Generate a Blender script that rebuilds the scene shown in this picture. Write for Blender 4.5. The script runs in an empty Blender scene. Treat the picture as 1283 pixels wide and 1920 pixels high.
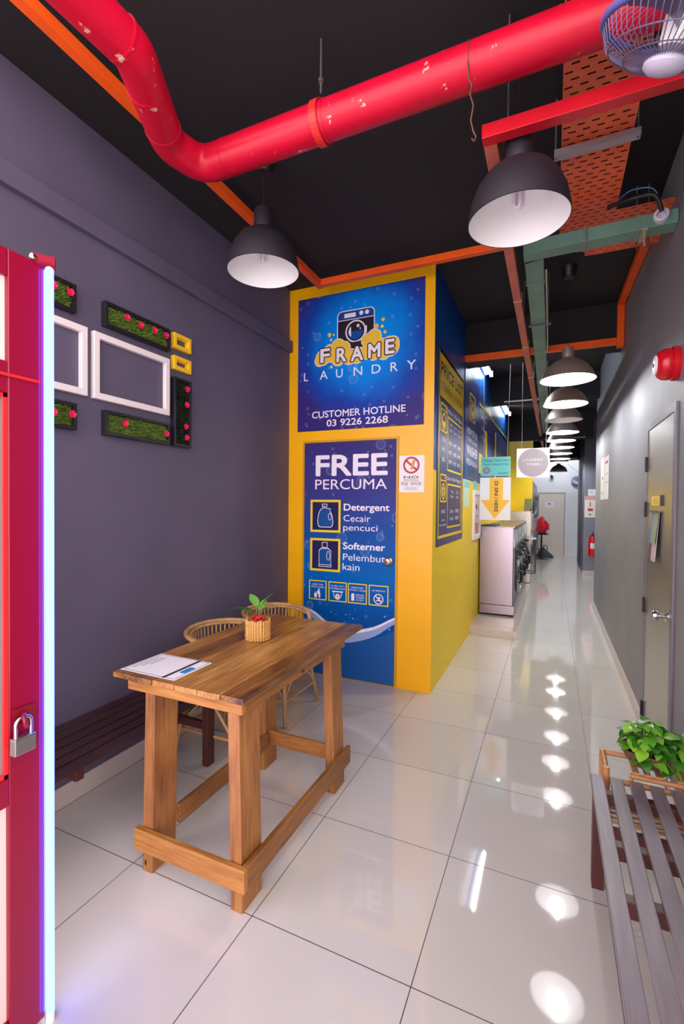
import bpy, bmesh, math, random
from mathutils import Vector, Matrix

SC = bpy.context.scene
COL = SC.collection
random.seed(7)
PI = math.pi

# ------------------------------------------------------------------ camera
def cam_axes(yaw, pitch, roll):
    cy, sy = math.cos(yaw), math.sin(yaw)
    f = Vector((-sy*math.cos(pitch), cy*math.cos(pitch), math.sin(pitch)))
    r = Vector((cy, sy, 0)); u = r.cross(f)
    return (math.cos(roll)*r+math.sin(roll)*u, -math.sin(roll)*r+math.cos(roll)*u, f)
_r, _u, _f = cam_axes(.4242, -.0168, .0094)
cd = bpy.data.cameras.new('camera'); cam = bpy.data.objects.new('camera', cd); COL.objects.link(cam)
cd.sensor_fit = 'HORIZONTAL'; cd.sensor_width = 36; cd.lens = 872.15/1283*36; cd.clip_start = .02
m = Matrix((_r, _u, -_f)).transposed().to_4x4(); m.translation = Vector((.9816, -2.0046, 1.5159))
cam.matrix_world = m
SC.camera = cam

# ------------------------------------------------------------------ world, exposure
W = bpy.data.worlds.new('dusk_sky'); SC.world = W; W.use_nodes = True
bg = W.node_tree.nodes['Background']
# a lit street: bright near the horizon, dimmer dusk sky overhead
_w = W.node_tree; _tc = _w.nodes.new('ShaderNodeTexCoord'); _sx = _w.nodes.new('ShaderNodeSeparateXYZ'); _mr = _w.nodes.new('ShaderNodeMapRange')
_w.links.new(_tc.outputs['Generated'], _sx.inputs[0]); _w.links.new(_sx.outputs[2], _mr.inputs['Value'])
_mr.inputs['From Min'].default_value = .10; _mr.inputs['From Max'].default_value = .75
_mr.inputs['To Min'].default_value = 3.1; _mr.inputs['To Max'].default_value = 1.45
_w.links.new(_mr.outputs[0], bg.inputs['Strength'])
bg.inputs['Color'].default_value = (1.0, .895, .905, 1)
SC.view_settings.view_transform = 'Standard'; SC.view_settings.look = 'None'
SC.view_settings.gamma = 1; SC.view_settings.exposure = 0.8; SC.view_settings.use_curve_mapping = False
SC.cycles.use_denoising = True
SC.cycles.max_bounces = 8; SC.cycles.diffuse_bounces = 5; SC.cycles.glossy_bounces = 5
SC.cycles.sample_clamp_indirect = 6; SC.cycles.caustics_reflective = False; SC.cycles.caustics_refractive = False
PENDANT_POWER = 190.0      # glow of the lit bulbs in the corridor row
TUBE_POWER = 46.0          # glow of the fluorescent battens over the washers
LED_COLOR = (.45, 1.0, 11.0)

# ------------------------------------------------------------------ colours and materials
def lin(c):
    if isinstance(c, str):
        c = [int(c[i:i+2], 16) for i in (0, 2, 4)]
    o = []
    for v in c[:3]:
        v /= 255.0
        o.append(v/12.92 if v <= .04045 else ((v+.055)/1.055)**2.4)
    return (*o, 1)
MATS = {}
def mat(name, c=(200, 200, 200), rough=.5, metal=0, spec=.5, coat=0, emit=None, es=0, alpha=1, trans=0):
    if name in MATS: return MATS[name]
    M = bpy.data.materials.new(name); M.use_nodes = True; MATS[name] = M
    b = M.node_tree.nodes['Principled BSDF']
    b.inputs['Base Color'].default_value = lin(c); b.inputs['Roughness'].default_value = rough
    b.inputs['Metallic'].default_value = metal; b.inputs['Specular IOR Level'].default_value = spec
    b.inputs['Coat Weight'].default_value = coat; b.inputs['Coat Roughness'].default_value = .12
    b.inputs['Transmission Weight'].default_value = trans
    if emit: b.inputs['Emission Color'].default_value = (*emit, 1); b.inputs['Emission Strength'].default_value = es
    return M
class NT:
    """small helper for wiring nodes"""
    def __init__(s, M): s.t = M.node_tree; s.b = s.t.nodes['Principled BSDF']
    def n(s, kind, **kw):
        x = s.t.nodes.new(kind)
        for k, v in kw.items():
            if k.startswith('i_'):
                key = k[2:]; key = int(key) if key.isdigit() else key.replace('_', ' ')
                x.inputs[key].default_value = v
            else: setattr(x, k, v)
        return x
    def l(s, a, b): s.t.links.new(a, b)
    def math(s, op, a, b=None, c=None):
        x = s.t.nodes.new('ShaderNodeMath'); x.operation = op
        for i, v in enumerate((a, b, c)):
            if v is None: continue
            if isinstance(v, (int, float)): x.inputs[i].default_value = v
            else: s.l(v, x.inputs[i])
        return x.outputs[0]
    def ramp(s, fac, stops, interp='LINEAR'):
        x = s.t.nodes.new('ShaderNodeValToRGB'); x.color_ramp.interpolation = interp
        e = x.color_ramp.elements
        while len(e) < len(stops): e.new(.5)
        for k, (p, c) in zip(e, stops): k.position = p; k.color = lin(c)
        s.l(fac, x.inputs[0]); return x.outputs[0]
    def mix(s, fac, a, b, mode='MIX'):
        x = s.t.nodes.new('ShaderNodeMix'); x.data_type = 'RGBA'; x.blend_type = mode
        for i, v in ((0, fac), (6, a), (7, b)):
            if isinstance(v, (int, float)): x.inputs[i].default_value = v
            elif isinstance(v, tuple): x.inputs[i].default_value = v
            else: s.l(v, x.inputs[i])
        return x.outputs[2]
    def obj(s): return s.n('ShaderNodeTexCoord').outputs['Object']
    def sep(s, v):
        x = s.n('ShaderNodeSeparateXYZ'); s.l(v, x.inputs[0]); return x.outputs
    def noise(s, vec, scale, detail=4, rough=.55, sc=None):
        if sc:
            mp = s.n('ShaderNodeMapping'); mp.inputs['Scale'].default_value = sc; s.l(vec, mp.inputs[0]); vec = mp.outputs[0]
        x = s.n('ShaderNodeTexNoise'); x.inputs['Scale'].default_value = scale; x.inputs['Detail'].default_value = detail
        x.inputs['Roughness'].default_value = rough; s.l(vec, x.inputs[0]); return x.outputs[0]
    def bump(s, h, strength=.2, dist=.002):
        x = s.n('ShaderNodeBump'); x.inputs['Strength'].default_value = strength; x.inputs['Distance'].default_value = dist
        s.l(h, x.inputs['Height']); s.l(x.outputs[0], s.b.inputs['Normal'])

def mat_paint(name, c, rough=.6, var=.05, coat=0):
    if name in MATS: return MATS[name]
    M = mat(name, c, rough, coat=coat); t = NT(M); v = t.obj()
    a = t.noise(v, 1.7, 3); c0 = tuple(max(0, x*(1-var)) for x in c); c1 = tuple(min(255, x*(1+var)) for x in c)
    t.l(t.ramp(a, [(.3, c0), (.7, c1)]), t.b.inputs['Base Color'])
    t.bump(t.noise(v, 160, 2), .06, .001)
    return M
def mat_wood(name, axis, cols, rough=.45, stretch=14, knots=True, coat=.0, board=.12):
    if name in MATS: return MATS[name]
    M = mat(name, cols[0], rough, coat=coat); t = NT(M); v = t.obj()
    isl = t.n('ShaderNodeNewGeometry').outputs['Random Per Island']
    off = t.n('ShaderNodeCombineXYZ'); t.l(t.math('MULTIPLY', isl, 37.0), off.inputs[0]); t.l(t.math('MULTIPLY', isl, 11.0), off.inputs[1]); t.l(t.math('MULTIPLY', isl, 5.0), off.inputs[2])
    ad = t.n('ShaderNodeVectorMath', operation='ADD'); t.l(v, ad.inputs[0]); t.l(off.outputs[0], ad.inputs[1]); v = ad.outputs[0]
    sc = [stretch, stretch, stretch]; sc[axis] = 1.0
    grain = t.noise(v, 5.0, 6, .65, tuple(sc)); big = t.noise(v, 3.2, 3, .5, tuple(1 if i == axis else 2.5 for i in range(3)))
    f = t.math('ADD', t.math('MULTIPLY', grain, .6), t.math('MULTIPLY', big, .4))
    f = t.math('ADD', f, t.math('MULTIPLY', t.math('SUBTRACT', isl, .5), board))
    f = t.math('SUBTRACT', f, t.math('MULTIPLY', t.math('MAXIMUM', t.math('SUBTRACT', t.noise(v, 2.1, 5, .6, tuple(.8 if i == axis else 5.0 for i in range(3))), .54), 0.0), 1.1 if board > .2 else .4))
    c = t.ramp(f, [(.30, cols[2]), (.46, cols[1]), (.60, cols[0]), (.75, cols[3] if len(cols) > 3 else cols[0])])
    if knots:
        vo = t.n('ShaderNodeTexVoronoi'); vo.inputs['Scale'].default_value = 3.1
        mp = t.n('ShaderNodeMapping'); mp.inputs['Scale'].default_value = tuple(1 if i == axis else 2.2 for i in range(3)); t.l(v, mp.inputs[0]); t.l(mp.outputs[0], vo.inputs[0])
        k = t.math('LESS_THAN', t.math('ADD', vo.outputs['Distance'], t.math('MULTIPLY', grain, .06)), .085)
        c = t.mix(k, c, lin(tuple(x*.35 for x in cols[2])))
    t.l(c, t.b.inputs['Base Color']); t.bump(grain, .12, .002)
    return M
def mat_brushed(name, c, rough=.32, axis=2, metal=.9):
    if name in MATS: return MATS[name]
    M = mat(name, c, rough, metal); t = NT(M); v = t.obj()
    sc = [90, 90, 90]; sc[axis] = 1.5
    a = t.noise(v, 2.0, 3, .6, tuple(sc))
    t.l(t.ramp(a, [(.3, tuple(x*.9 for x in c)), (.7, c)]), t.b.inputs['Base Color'])
    t.l(t.math('MULTIPLY_ADD', a, .14, rough-.07), t.b.inputs['Roughness'])
    return M
def mat_worn(name, c, chip=(190, 150, 140), rough=.32, amount=.72, scale=9):
    """gloss paint with a few chips of bare primer"""
    if name in MATS: return MATS[name]
    M = mat(name, c, rough, spec=.3); t = NT(M); v = t.obj()
    a = t.noise(v, scale, 8, .7); b = t.noise(v, 1.3, 2)
    k = t.math('MULTIPLY', t.math('GREATER_THAN', a, amount), t.math('GREATER_THAN', b, .5))
    base = t.ramp(t.noise(v, 4, 3), [(.3, tuple(x*.9 for x in c)), (.7, c)])
    t.l(t.mix(k, base, lin(chip)), t.b.inputs['Base Color'])
    return M
def mat_floor():
    M = mat('polished_porcelain', (196, 190, 188), .035, spec=.75); t = NT(M); v = t.obj(); s = t.sep(v)
    d = []
    for k in (0, 1):
        fr = t.math('FRACT', t.math('ADD', t.math('DIVIDE', s[k], .6), 100.5))
        d.append(t.math('MULTIPLY', t.math('ABSOLUTE', t.math('SUBTRACT', fr, .5)), .6))
    line = t.math('LESS_THAN', t.math('MINIMUM', d[0], d[1]), .0016)
    cell = t.n('ShaderNodeCombineXYZ')
    for k in (0, 1): t.l(t.math('FLOOR', t.math('ADD', t.math('DIVIDE', s[k], .6), 100.0)), cell.inputs[k])
    wn = t.n('ShaderNodeTexWhiteNoise'); t.l(cell.outputs[0], wn.inputs[0])
    col = t.ramp(wn.outputs[0], [(0, (203, 199, 193)), (1, (210, 206, 200))])
    col = t.mix(t.math('MULTIPLY', t.noise(v, 3, 5), .10), col, lin((188, 178, 170)))
    t.l(t.mix(line, col, lin((58, 48, 46))), t.b.inputs['Base Color'])
    t.l(t.math('MULTIPLY_ADD', line, .5, .035), t.b.inputs['Roughness'])
    return M
def mat_print_blue(name, kind):
    """printed underwater picture: blue with darker corners and pale bubbles (the print's own colours)"""
    M = mat(name, (10, 60, 140), .38, spec=.15); t = NT(M); v = t.obj(); s = t.sep(v)
    if kind == 'sign':
        dx = t.math('MULTIPLY', t.math('SUBTRACT', s[0], .04), 1.25); dz = t.math('MULTIPLY', t.math('SUBTRACT', s[2], .16), 1.25)
        d = t.math('SQRT', t.math('ADD', t.math('POWER', t.math('ABSOLUTE', dx), 2.0), t.math('POWER', t.math('ABSOLUTE', dz), 2.0)))
        d = t.math('ADD', d, t.math('MULTIPLY', t.math('SUBTRACT', t.noise(v, 4, 3), .5), .25))
        c = t.ramp(d, [(.08, (0, 160, 255)), (.44, (0, 128, 232)), (.68, (26, 66, 170)), (.92, (56, 42, 118))])
    else:
        z = t.math('ADD', t.math('DIVIDE', s[2], 2.06), t.math('MULTIPLY', t.math('SUBTRACT', t.noise(v, 3, 3), .5), .12))
        c = t.ramp(z, [(.05, (40, 116, 190)), (.22, (4, 76, 154)), (.45, (0, 100, 184)), (.62, (26, 76, 158)), (.8, (60, 56, 132)), (1.0, (58, 48, 116))])
    for sc, th, am in ((6, .34, .16), (15, .22, .22)):
        vo = t.n('ShaderNodeTexVoronoi'); vo.inputs['Scale'].default_value = sc; t.l(v, vo.inputs[0])
        ringd = t.math('ABSOLUTE', t.math('SUBTRACT', vo.outputs['Distance'], th*.8))
        k = t.math('MULTIPLY', t.math('LESS_THAN', ringd, .035), am)
        gate = t.math('GREATER_THAN', t.sep(vo.outputs['Color'])[0], .62)
        k2 = t.math('MULTIPLY', t.math('LESS_THAN', vo.outputs['Distance'], th*.8), am*.35)
        k = t.math('MULTIPLY', t.math('MAXIMUM', k, k2), gate)
        c = t.mix(k, c, lin((170, 190, 230)))
    t.l(c, t.b.inputs['Base Color'])
    return M
def mat_split(name, lo, hi, z, rough=.3):
    """two-tone wall vinyl: LO below the height z, HI above"""
    M = mat(name, lo, rough, spec=.2); t = NT(M); v = t.obj(); s = t.sep(v)
    k = t.math('GREATER_THAN', s[2], z)
    a = t.ramp(t.noise(v, 1.1, 3), [(.3, tuple(x*.97 for x in lo)), (.7, lo)])
    hi_c = t.ramp(t.math('DIVIDE', t.math('SUBTRACT', s[2], 1.8), 1.6), [(.0, (50, 60, 128)), (.35, (32, 52, 128)), (.8, (14, 82, 160)), (1, (10, 64, 140))])
    t.l(t.mix(k, a, hi_c), t.b.inputs['Base Color']); return M
def mat_leaf(name, a, b, vein=(120, 170, 70)):
    if name in MATS: return MATS[name]
    M = mat(name, a, .35, spec=.4); t = NT(M)
    isl = t.n('ShaderNodeNewGeometry').outputs['Random Per Island']
    n = t.noise(t.obj(), 30, 2)
    f = t.math('ADD', t.math('MULTIPLY', isl, .75), t.math('MULTIPLY', n, .25))
    t.l(t.ramp(f, [(.1, a), (.6, b), (.95, vein)]), t.b.inputs['Base Color']); return M
def mat_emit(name, rgb, s):
    M = bpy.data.materials.new(name); M.use_nodes = True; n = M.node_tree
    n.nodes.remove(n.nodes['Principled BSDF'])
    e = n.nodes.new('ShaderNodeEmission'); e.inputs[0].default_value = (*rgb, 1); e.inputs[1].default_value = s
    n.links.new(e.outputs[0], n.nodes['Material Output'].inputs[0]); MATS[name] = M; return M

# ------------------------------------------------------------------ mesh builder
def total_loc(o):
    v = Vector((0, 0, 0))
    while o is not None: v += o.location; o = o.parent
    return v
class MB:
    def __init__(s): s.bm = bmesh.new()
    def V(s, p): return s.bm.verts.new(p)
    def F(s, vs):
        try: return s.bm.faces.new(vs)
        except ValueError: return None
    def hexa(s, p):
        v = [s.V(q) for q in p]
        for f in ((0, 3, 2, 1), (4, 5, 6, 7), (0, 1, 5, 4), (1, 2, 6, 5), (2, 3, 7, 6), (3, 0, 4, 7)): s.F([v[i] for i in f])
        return s
    def box(s, x0, x1, y0, y1, z0, z1):
        return s.hexa([(x0, y0, z0), (x1, y0, z0), (x1, y1, z0), (x0, y1, z0), (x0, y0, z1), (x1, y0, z1), (x1, y1, z1), (x0, y1, z1)])
    def bar(s, a, b, w, h, up=(0, 0, 1)):
        """rectangular bar from a to b; w across, h along up"""
        a, b = Vector(a), Vector(b); d = (b-a).normalized(); up = Vector(up)
        x = d.cross(up).normalized(); y = x.cross(d).normalized()
        p = []
        for c in (a, b): p += [c-x*w/2-y*h/2, c+x*w/2-y*h/2, c+x*w/2+y*h/2, c-x*w/2+y*h/2]
        return s.hexa(p)
    def tube(s, pts, r, n=12, closed=False, cap=True):
        pts = [Vector(p) for p in pts]; N = len(pts)
        rr = r if isinstance(r, (list, tuple)) else [r]*N
        tan = []
        for i in range(N):
            if closed: d = pts[(i+1) % N]-pts[i-1]
            else: d = pts[min(i+1, N-1)]-pts[max(i-1, 0)]
            tan.append(d.normalized())
        ref = Vector((0, 0, 1)) if abs(tan[0].z) < .9 else Vector((1, 0, 0))
        x = tan[0].cross(ref).normalized(); rings = []
        for i in range(N):
            x = (x-tan[i]*x.dot(tan[i])).normalized(); y = tan[i].cross(x)
            rings.append([s.V(pts[i]+(x*math.cos(2*PI*k/n)+y*math.sin(2*PI*k/n))*rr[i]) for k in range(n)])
        for i in range(N if closed else N-1):
            a, b = rings[i], rings[(i+1) % N]
            for k in range(n): s.F([a[k], a[(k+1) % n], b[(k+1) % n], b[k]])
        if cap and not closed: s.F(rings[0][::-1]); s.F(rings[-1])
        return s
    def lathe(s, prof, o=(0, 0, 0), axis=(0, 0, 1), n=32, cap0=False, cap1=False):
        o = Vector(o); z = Vector(axis).normalized()
        ref = Vector((1, 0, 0)) if abs(z.x) < .9 else Vector((0, 1, 0))
        x = (ref-z*ref.dot(z)).normalized(); y = z.cross(x); rings = []
        for r, h in prof:
            if r < 1e-6: rings.append([s.V(o+z*h)])
            else: rings.append([s.V(o+z*h+(x*math.cos(2*PI*k/n)+y*math.sin(2*PI*k/n))*r) for k in range(n)])
        for a, b in zip(rings, rings[1:]):
            for k in range(n):
                q = [a[k % len(a)], a[(k+1) % len(a)], b[(k+1) % len(b)], b[k % len(b)]]
                u = []
                for v in q:
                    if v not in u: u.append(v)
                if len(u) > 2: s.F(u)
        if cap0 and len(rings[0]) > 2: s.F(rings[0][::-1])
        if cap1 and len(rings[-1]) > 2: s.F(rings[-1])
        return s
    def prism(s, poly, m, d0, d1):
        a = [s.V(m(u, v, d0)) for u, v in poly]; b = [s.V(m(u, v, d1)) for u, v in poly]
        s.F(b); s.F(a[::-1]); n = len(poly)
        for k in range(n): s.F([a[k], a[(k+1) % n], b[(k+1) % n], b[k]])
        return s
    def ring(s, po, pi, m, d0, d1):
        """a closed band between two outlines of equal length"""
        n = len(po)
        R = [[s.V(m(u, v, d)) for u, v in p] for p, d in ((po, d0), (po, d1), (pi, d1), (pi, d0))]
        for j in range(4):
            a, b = R[j], R[(j+1) % 4]
            for k in range(n): s.F([a[k], a[(k+1) % n], b[(k+1) % n], b[k]])
        return s
    def build(s, name, M, parent=None, smooth=False, bevel=0, seg=2, angle=40):
        if parent is not None:
            off = total_loc(parent)
            bmesh.ops.translate(s.bm, verts=s.bm.verts[:], vec=-off)
        bmesh.ops.recalc_face_normals(s.bm, faces=s.bm.faces[:])
        me = bpy.data.meshes.new(name)
        if smooth:
            for f in s.bm.faces: f.smooth = True
            lim = math.radians(angle)
            for e in s.bm.edges:
                if len(e.link_faces) == 2 and e.calc_face_angle(0) > lim: e.smooth = False
        s.bm.to_mesh(me); s.bm.free()
        o = bpy.data.objects.new(name, me); COL.objects.link(o)
        if M: me.materials.append(M)
        if parent is not None: o.parent = parent
        if bevel:
            b = o.modifiers.new('edge', 'BEVEL'); b.width = bevel; b.segments = seg; b.limit_method = 'ANGLE'; b.angle_limit = math.radians(50)
        return o
def thing(name, label, cat, loc=(0, 0, 0), group=None, kind=None):
    o = bpy.data.objects.new(name, None); COL.objects.link(o); o.location = loc; o.empty_display_size = .05
    return tag(o, label, cat, group, kind)
def tag(o, label, cat, group=None, kind=None):
    o['label'] = label; o['category'] = cat
    if group: o['group'] = group
    if kind: o['kind'] = kind
    return o
def kids(o): return [c for c in bpy.data.objects if c.parent is o]
def copy_thing(o, loc, rz=0, label=None):
    def cp(a, par):
        c = a.copy(); COL.objects.link(c)
        if par is not None: c.parent = par
        for ch in kids(a): cp(ch, c)
        return c
    c = cp(o, None); c.location = loc; c.rotation_euler = (0, 0, rz)
    if label: c['label'] = label
    return c
# flat-surface maps: (u, v, d) -> point; d is how far it stands proud of the surface
XL, XR, YF, XW, ZC = -1.2175, .1137, 1.6753, 1.57, 3.445
front = lambda u, v, d: (u, YF-d, v)
side = lambda u, v, d: (XR+d, u, v)
rwall = lambda u, v, d: (XW-d, u, v)
lwall = lambda u, v, d: (XL+d, u, v)
def facing(y): return lambda u, v, d: (u, y-d, v)
def rect(u0, u1, v0, v1): return [(u0, v0), (u1, v0), (u1, v1), (u0, v1)]
def rrect(u0, u1, v0, v1, r, n=6):
    p = []
    for cx, cy, a0 in ((u1-r, v0+r, -PI/2), (u1-r, v1-r, 0), (u0+r, v1-r, PI/2), (u0+r, v0+r, PI)):
        p += [(cx+r*math.cos(a0+PI/2*k/n), cy+r*math.sin(a0+PI/2*k/n)) for k in range(n+1)]
    return p
def circ(cu, cv, r, n=40, ry=None): return [(cu+r*math.cos(2*PI*k/n), cv+(ry or r)*math.sin(2*PI*k/n)) for k in range(n)]
def inset(u0, u1, v0, v1, t): return rect(u0, u1, v0, v1), rect(u0+t, u1-t, v0+t, v1-t)
_glyph = {}
def glyphs(s, bold, spacing):
    key = (s, bold, spacing)
    if key not in _glyph:
        c = bpy.data.curves.new('txt', 'FONT'); c.body = s; c.size = 1; c.offset = bold; c.space_character = spacing; c.resolution_u = 4
        c.fill_mode = 'FRONT'
        o = bpy.data.objects.new('txt', c); COL.objects.link(o)
        dg = bpy.context.evaluated_depsgraph_get(); me = bpy.data.meshes.new_from_object(o.evaluated_get(dg))
        vs = [(v.co.x, v.co.y) for v in me.vertices]; fs = [tuple(p.vertices) for p in me.polygons]
        bpy.data.objects.remove(o); bpy.data.curves.remove(c); bpy.data.meshes.remove(me)
        _glyph[key] = (vs, fs)
    return _glyph[key]
CAP = max(y for x, y in glyphs('H', 0, 1)[0])
def put_text(mb, s, m, u0, u1, v0, cap, bold=0, d=.0016, spacing=1.0, tilt=0):
    if isinstance(mb, tuple):       # (thing, ink): the line becomes a part of its own
        put_text(own := MB(), s, m, u0, u1, v0, cap, bold, d, spacing, tilt); return own.build('lettering', mb[1], mb[0])
    vs, fs = glyphs(s, 0, spacing)
    if not vs: return mb
    x0 = min(x for x, y in vs); x1 = max(x for x, y in vs); e = max(bold, 0)*cap/CAP
    u0 += e; u1 -= e; v0 += e*.6; cap -= e*1.2
    n = 0 if e < .0004 else 8
    for q in range(max(n, 1)):
        du, dv = (e*math.cos(q*PI/4), e*math.sin(q*PI/4)) if n else (0, 0)
        out = [mb.V(m(u0+du+(x-x0)/(x1-x0)*(u1-u0), v0+dv+y/CAP*cap+tilt*(x-x0), d+q*1e-5)) for x, y in vs]
        for f in fs: mb.F([out[i] for i in f])
    return mb
def put_rot(mb, s, m, v0, v1, u_base, cap, bold=0, d=.002):
    """lettering that runs downwards, turned a quarter turn clockwise"""
    vs, fs = glyphs(s, bold, 1.0); x0 = min(x for x, y in vs); x1 = max(x for x, y in vs)
    out = [mb.V(m(u_base+y/CAP*cap, v0+(x-x0)/(x1-x0)*(v1-v0), d)) for x, y in vs]
    for f in fs: mb.F([out[i] for i in f])
    return mb

# ------------------------------------------------------------------ palette
GREY_WALL = mat_paint('charcoal_lilac_paint', (89, 82, 103), .55)
RIGHT_WALL = mat_paint('mid_grey_paint', (128, 128, 134), .55)
BLACK_PAINT = mat_paint('black_ceiling_paint', (29, 24, 29), .8)
WHITE_PAINT = mat_paint('white_wall_paint', (225, 225, 230), .6, .02)
YELLOW = mat_paint('yellow_wall_vinyl', (248, 180, 0), .35, .02)
FARYELLOW = mat_paint('lemon_wall_vinyl', (238, 200, 6), .35, .02)
SIDE_VINYL = mat_split('two_tone_wall_vinyl', (250, 214, 0), (44, 54, 120), 1.80, .42)
SKIRT = mat('skirting_tile', (196, 184, 180), .2)
WHITE = mat('white_plastic', (232, 230, 232), .45)
PAPER = mat('paper', (236, 232, 236), .6)
NAVY = mat('navy_print', (36, 34, 84), .5, spec=.15)
INK = mat('black_ink', (26, 22, 30), .5)
WHITEINK = mat('white_print', (238, 230, 244), .6, spec=.08)
YELLOWINK = mat('yellow_print', (240, 206, 50), .55, spec=.1)
REDINK = mat('red_print', (190, 40, 60), .5)
GREYINK = mat('grey_print', (150, 148, 160), .5)
BLACK = mat('black_plastic', (26, 24, 28), .45)
STEEL = mat_brushed('brushed_steel', (190, 186, 184), .34, 2)
STEEL_H = mat_brushed('brushed_steel_flat', (196, 192, 190), .3, 1)
CHROME = mat('chrome', (205, 205, 208), .12, 1)
ROD = mat('galvanised_rod', (120, 118, 122), .4, .7)
RED_PIPE = mat_worn('red_pipe_enamel', (190, 8, 44), (205, 150, 140), .36, .63, 16)
RED_DUCT = mat_worn('red_trunking_enamel', (214, 44, 40), (190, 130, 120), .35, .70, 14)
ORANGE = mat_worn('orange_trunking_enamel', (255, 98, 30), (200, 140, 110), .35, .74, 14)
TRAY = mat_worn('orange_tray_enamel', (244, 104, 62), (214, 150, 120), .38, .66, 12)
GREEN_DUCT = mat_worn('green_duct_enamel', (108, 146, 132), (160, 176, 164), .4, .70, 8)

# ------------------------------------------------------------------ the room
def struct(name, label, cat, mb, M, bevel=0):
    return tag(mb.build(name, M, None, bevel=bevel), label, cat, kind='structure')
struct('floor', 'glossy pale porcelain tile floor with thin dark grout lines', 'floor', MB().box(-3.2, 3.4, -6, 14.2, -.06, 0), mat_floor())
struct('ceiling', 'black painted ceiling over the shop and corridor', 'ceiling', MB().box(-1.4, 3.4, -1.08, 14.0, ZC, ZC+.08), BLACK_PAINT)
struct('wall_left', 'dark lilac grey wall behind the slatted bench and picture frames', 'wall', MB().box(XL-.12, XL, -1.3, 1.74, 0, ZC), GREY_WALL)
struct('wall_right', 'long grey wall of the corridor holding the steel door', 'wall', MB().box(XW, XW+.14, -1.3, 5.9, 0, ZC), RIGHT_WALL)
struct('wall_front', 'yellow front of the booth behind the rattan chairs', 'wall', MB().box(XL, XR, YF, YF+.004, 0, ZC), YELLOW)
struct('wall_side', 'blue over yellow vinyl side of the booth along the corridor', 'wall', MB().box(XR-.08, XR, YF+.0041, 8.62, 0, ZC), SIDE_VINYL)
struct('wall_alcove', 'bright yellow end wall facing the corridor above the machines', 'wall', MB().box(XR, .598, 8.6, 8.66, 0, 2.89), FARYELLOW)
struct('wall_back', 'white end wall of the corridor', 'wall', MB().box(-.3, 3.4, 13.72, 13.84, 0, ZC), WHITE_PAINT)
struct('wall_recess', 'slate grey wall face with the notice and extinguisher', 'wall', MB().box(1.625, 3.4, 9.56, 9.7, 0, ZC), mat_paint('slate_paint', (116, 120, 134), .45))
struct('wall_passage', 'dark grey side wall of the far passage beyond the notices', 'wall', MB().box(1.625, 1.72, 9.7, 12.2, 0, ZC), GREY_WALL)
struct('wall_end', 'white side wall beside the far door', 'wall', MB().box(1.84, 1.95, 12.2, 13.72, 0, ZC), WHITE_PAINT)
struct('wall_opening', 'grey wall closing the side opening off the corridor', 'wall', MB().box(3.3, 3.4, 5.9, 9.56, 0, ZC).box(1.71, 3.4, 5.8, 5.9, 0, ZC), GREY_WALL)
struct('wall_machine', 'wall behind the dryers past the yellow wall', 'wall', MB().box(-.3, -.2, 8.66, 13.72, 0, ZC).box(-.2, .1, 8.62, 8.66, 0, ZC).box(XR, .598, 8.6, 8.66, 2.89, ZC), BLACK_PAINT)
struct('trim_1', 'grey ledge running along the upper part of the dark wall', 'trim', MB().box(XL, XL+.035, -1.3, YF+.0, 2.885, 2.985), GREY_WALL, .003)
struct('trim_2', 'black downstand beam above the orange trunking at the booth corner', 'trim', MB().box(XR, XW, 3.09, 3.34, 3.045, ZC), BLACK_PAINT)
struct('trim_3', 'black downstand beam between the two ceiling battens', 'trim', MB().box(XR, XW, 5.42, 5.66, 3.07, ZC), BLACK_PAINT)
struct('trim_4', 'black downstand beam in line with the yellow end wall', 'trim', MB().box(.598, 1.72, 8.55, 8.8, 2.9, ZC), BLACK_PAINT)
struct('trim_5', 'black downstand beam over the far passage', 'trim', MB().box(-.2, 1.72, 11.6, 11.9, 2.75, ZC), BLACK_PAINT)
struct('baseboard_left', 'tile skirting under the slatted bench by the dark wall', 'baseboard', MB().box(XL, XL+.012, -1.3, YF, 0, .105), SKIRT, .002)
struct('baseboard_right', 'pale tile skirting along the corridor wall', 'baseboard', MB().box(XW-.014, XW, 1.735, 5.9, 0, .10).box(XW-.014, XW, -1.3, .90, 0, .10), SKIRT, .002)
struct('baseboard_recess', 'pale tile skirting below the fire extinguisher', 'baseboard', MB().box(1.611, 3.3, 9.546, 9.56, 0, .10), SKIRT, .002)
struct('floor_platform', 'low tiled step under the row of washing machines', 'step', MB().box(XR, .645, 3.572, 8.6, 0, .092), mat('platform_tile', (206, 190, 184), .12), .003)

# ---- booth door (printed) ------------------------------------------------
D1 = thing('door_1', 'blue printed booth door offering free detergent and softener', 'door', (-.619, YF-.0, 0), kind='structure')
MB().ring(rect(-1.066, -.172, 0, 2.075), rect(-1.0495, -.189, .004, 2.058), front, 0, .012).build('door_frame', mat('amber_frame', (206, 150, 24), .35), D1)
MB().box(-1.0485, -.190, YF-.006, YF-.0005, .008, 2.056).build('door_panel', mat_print_blue('door_print', 'door'), D1)
def wave(f0, f1, n=40, u0=-1.0485, u1=-.190):
    us = [u0+(u1-u0)*k/n for k in range(n+1)]
    return [(u, f0((u-u0)/(u1-u0))) for u in us]+[(u, f1((u-u0)/(u1-u0))) for u in reversed(us)]
def dprism(poly, name, M, d=.0066, dd=.0004): return MB().prism(poly, front, d, d+dd).build(name, M, D1)
wt = lambda x: .505+.085*math.cos(x*5.4+.35)+.012*math.sin(x*13)
dprism(wave(lambda x: .012, lambda x: wt(x)-.075-.04*x), 'water_print', mat('water_blue_print', (16, 84, 158), .3), .0064)
dprism(wave(lambda x: wt(x)-.055-.05*math.sin(x*PI), lambda x: wt(x)), 'wave_crest_print', mat('wave_pale_print', (150, 168, 214), .3), .0070)
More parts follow.
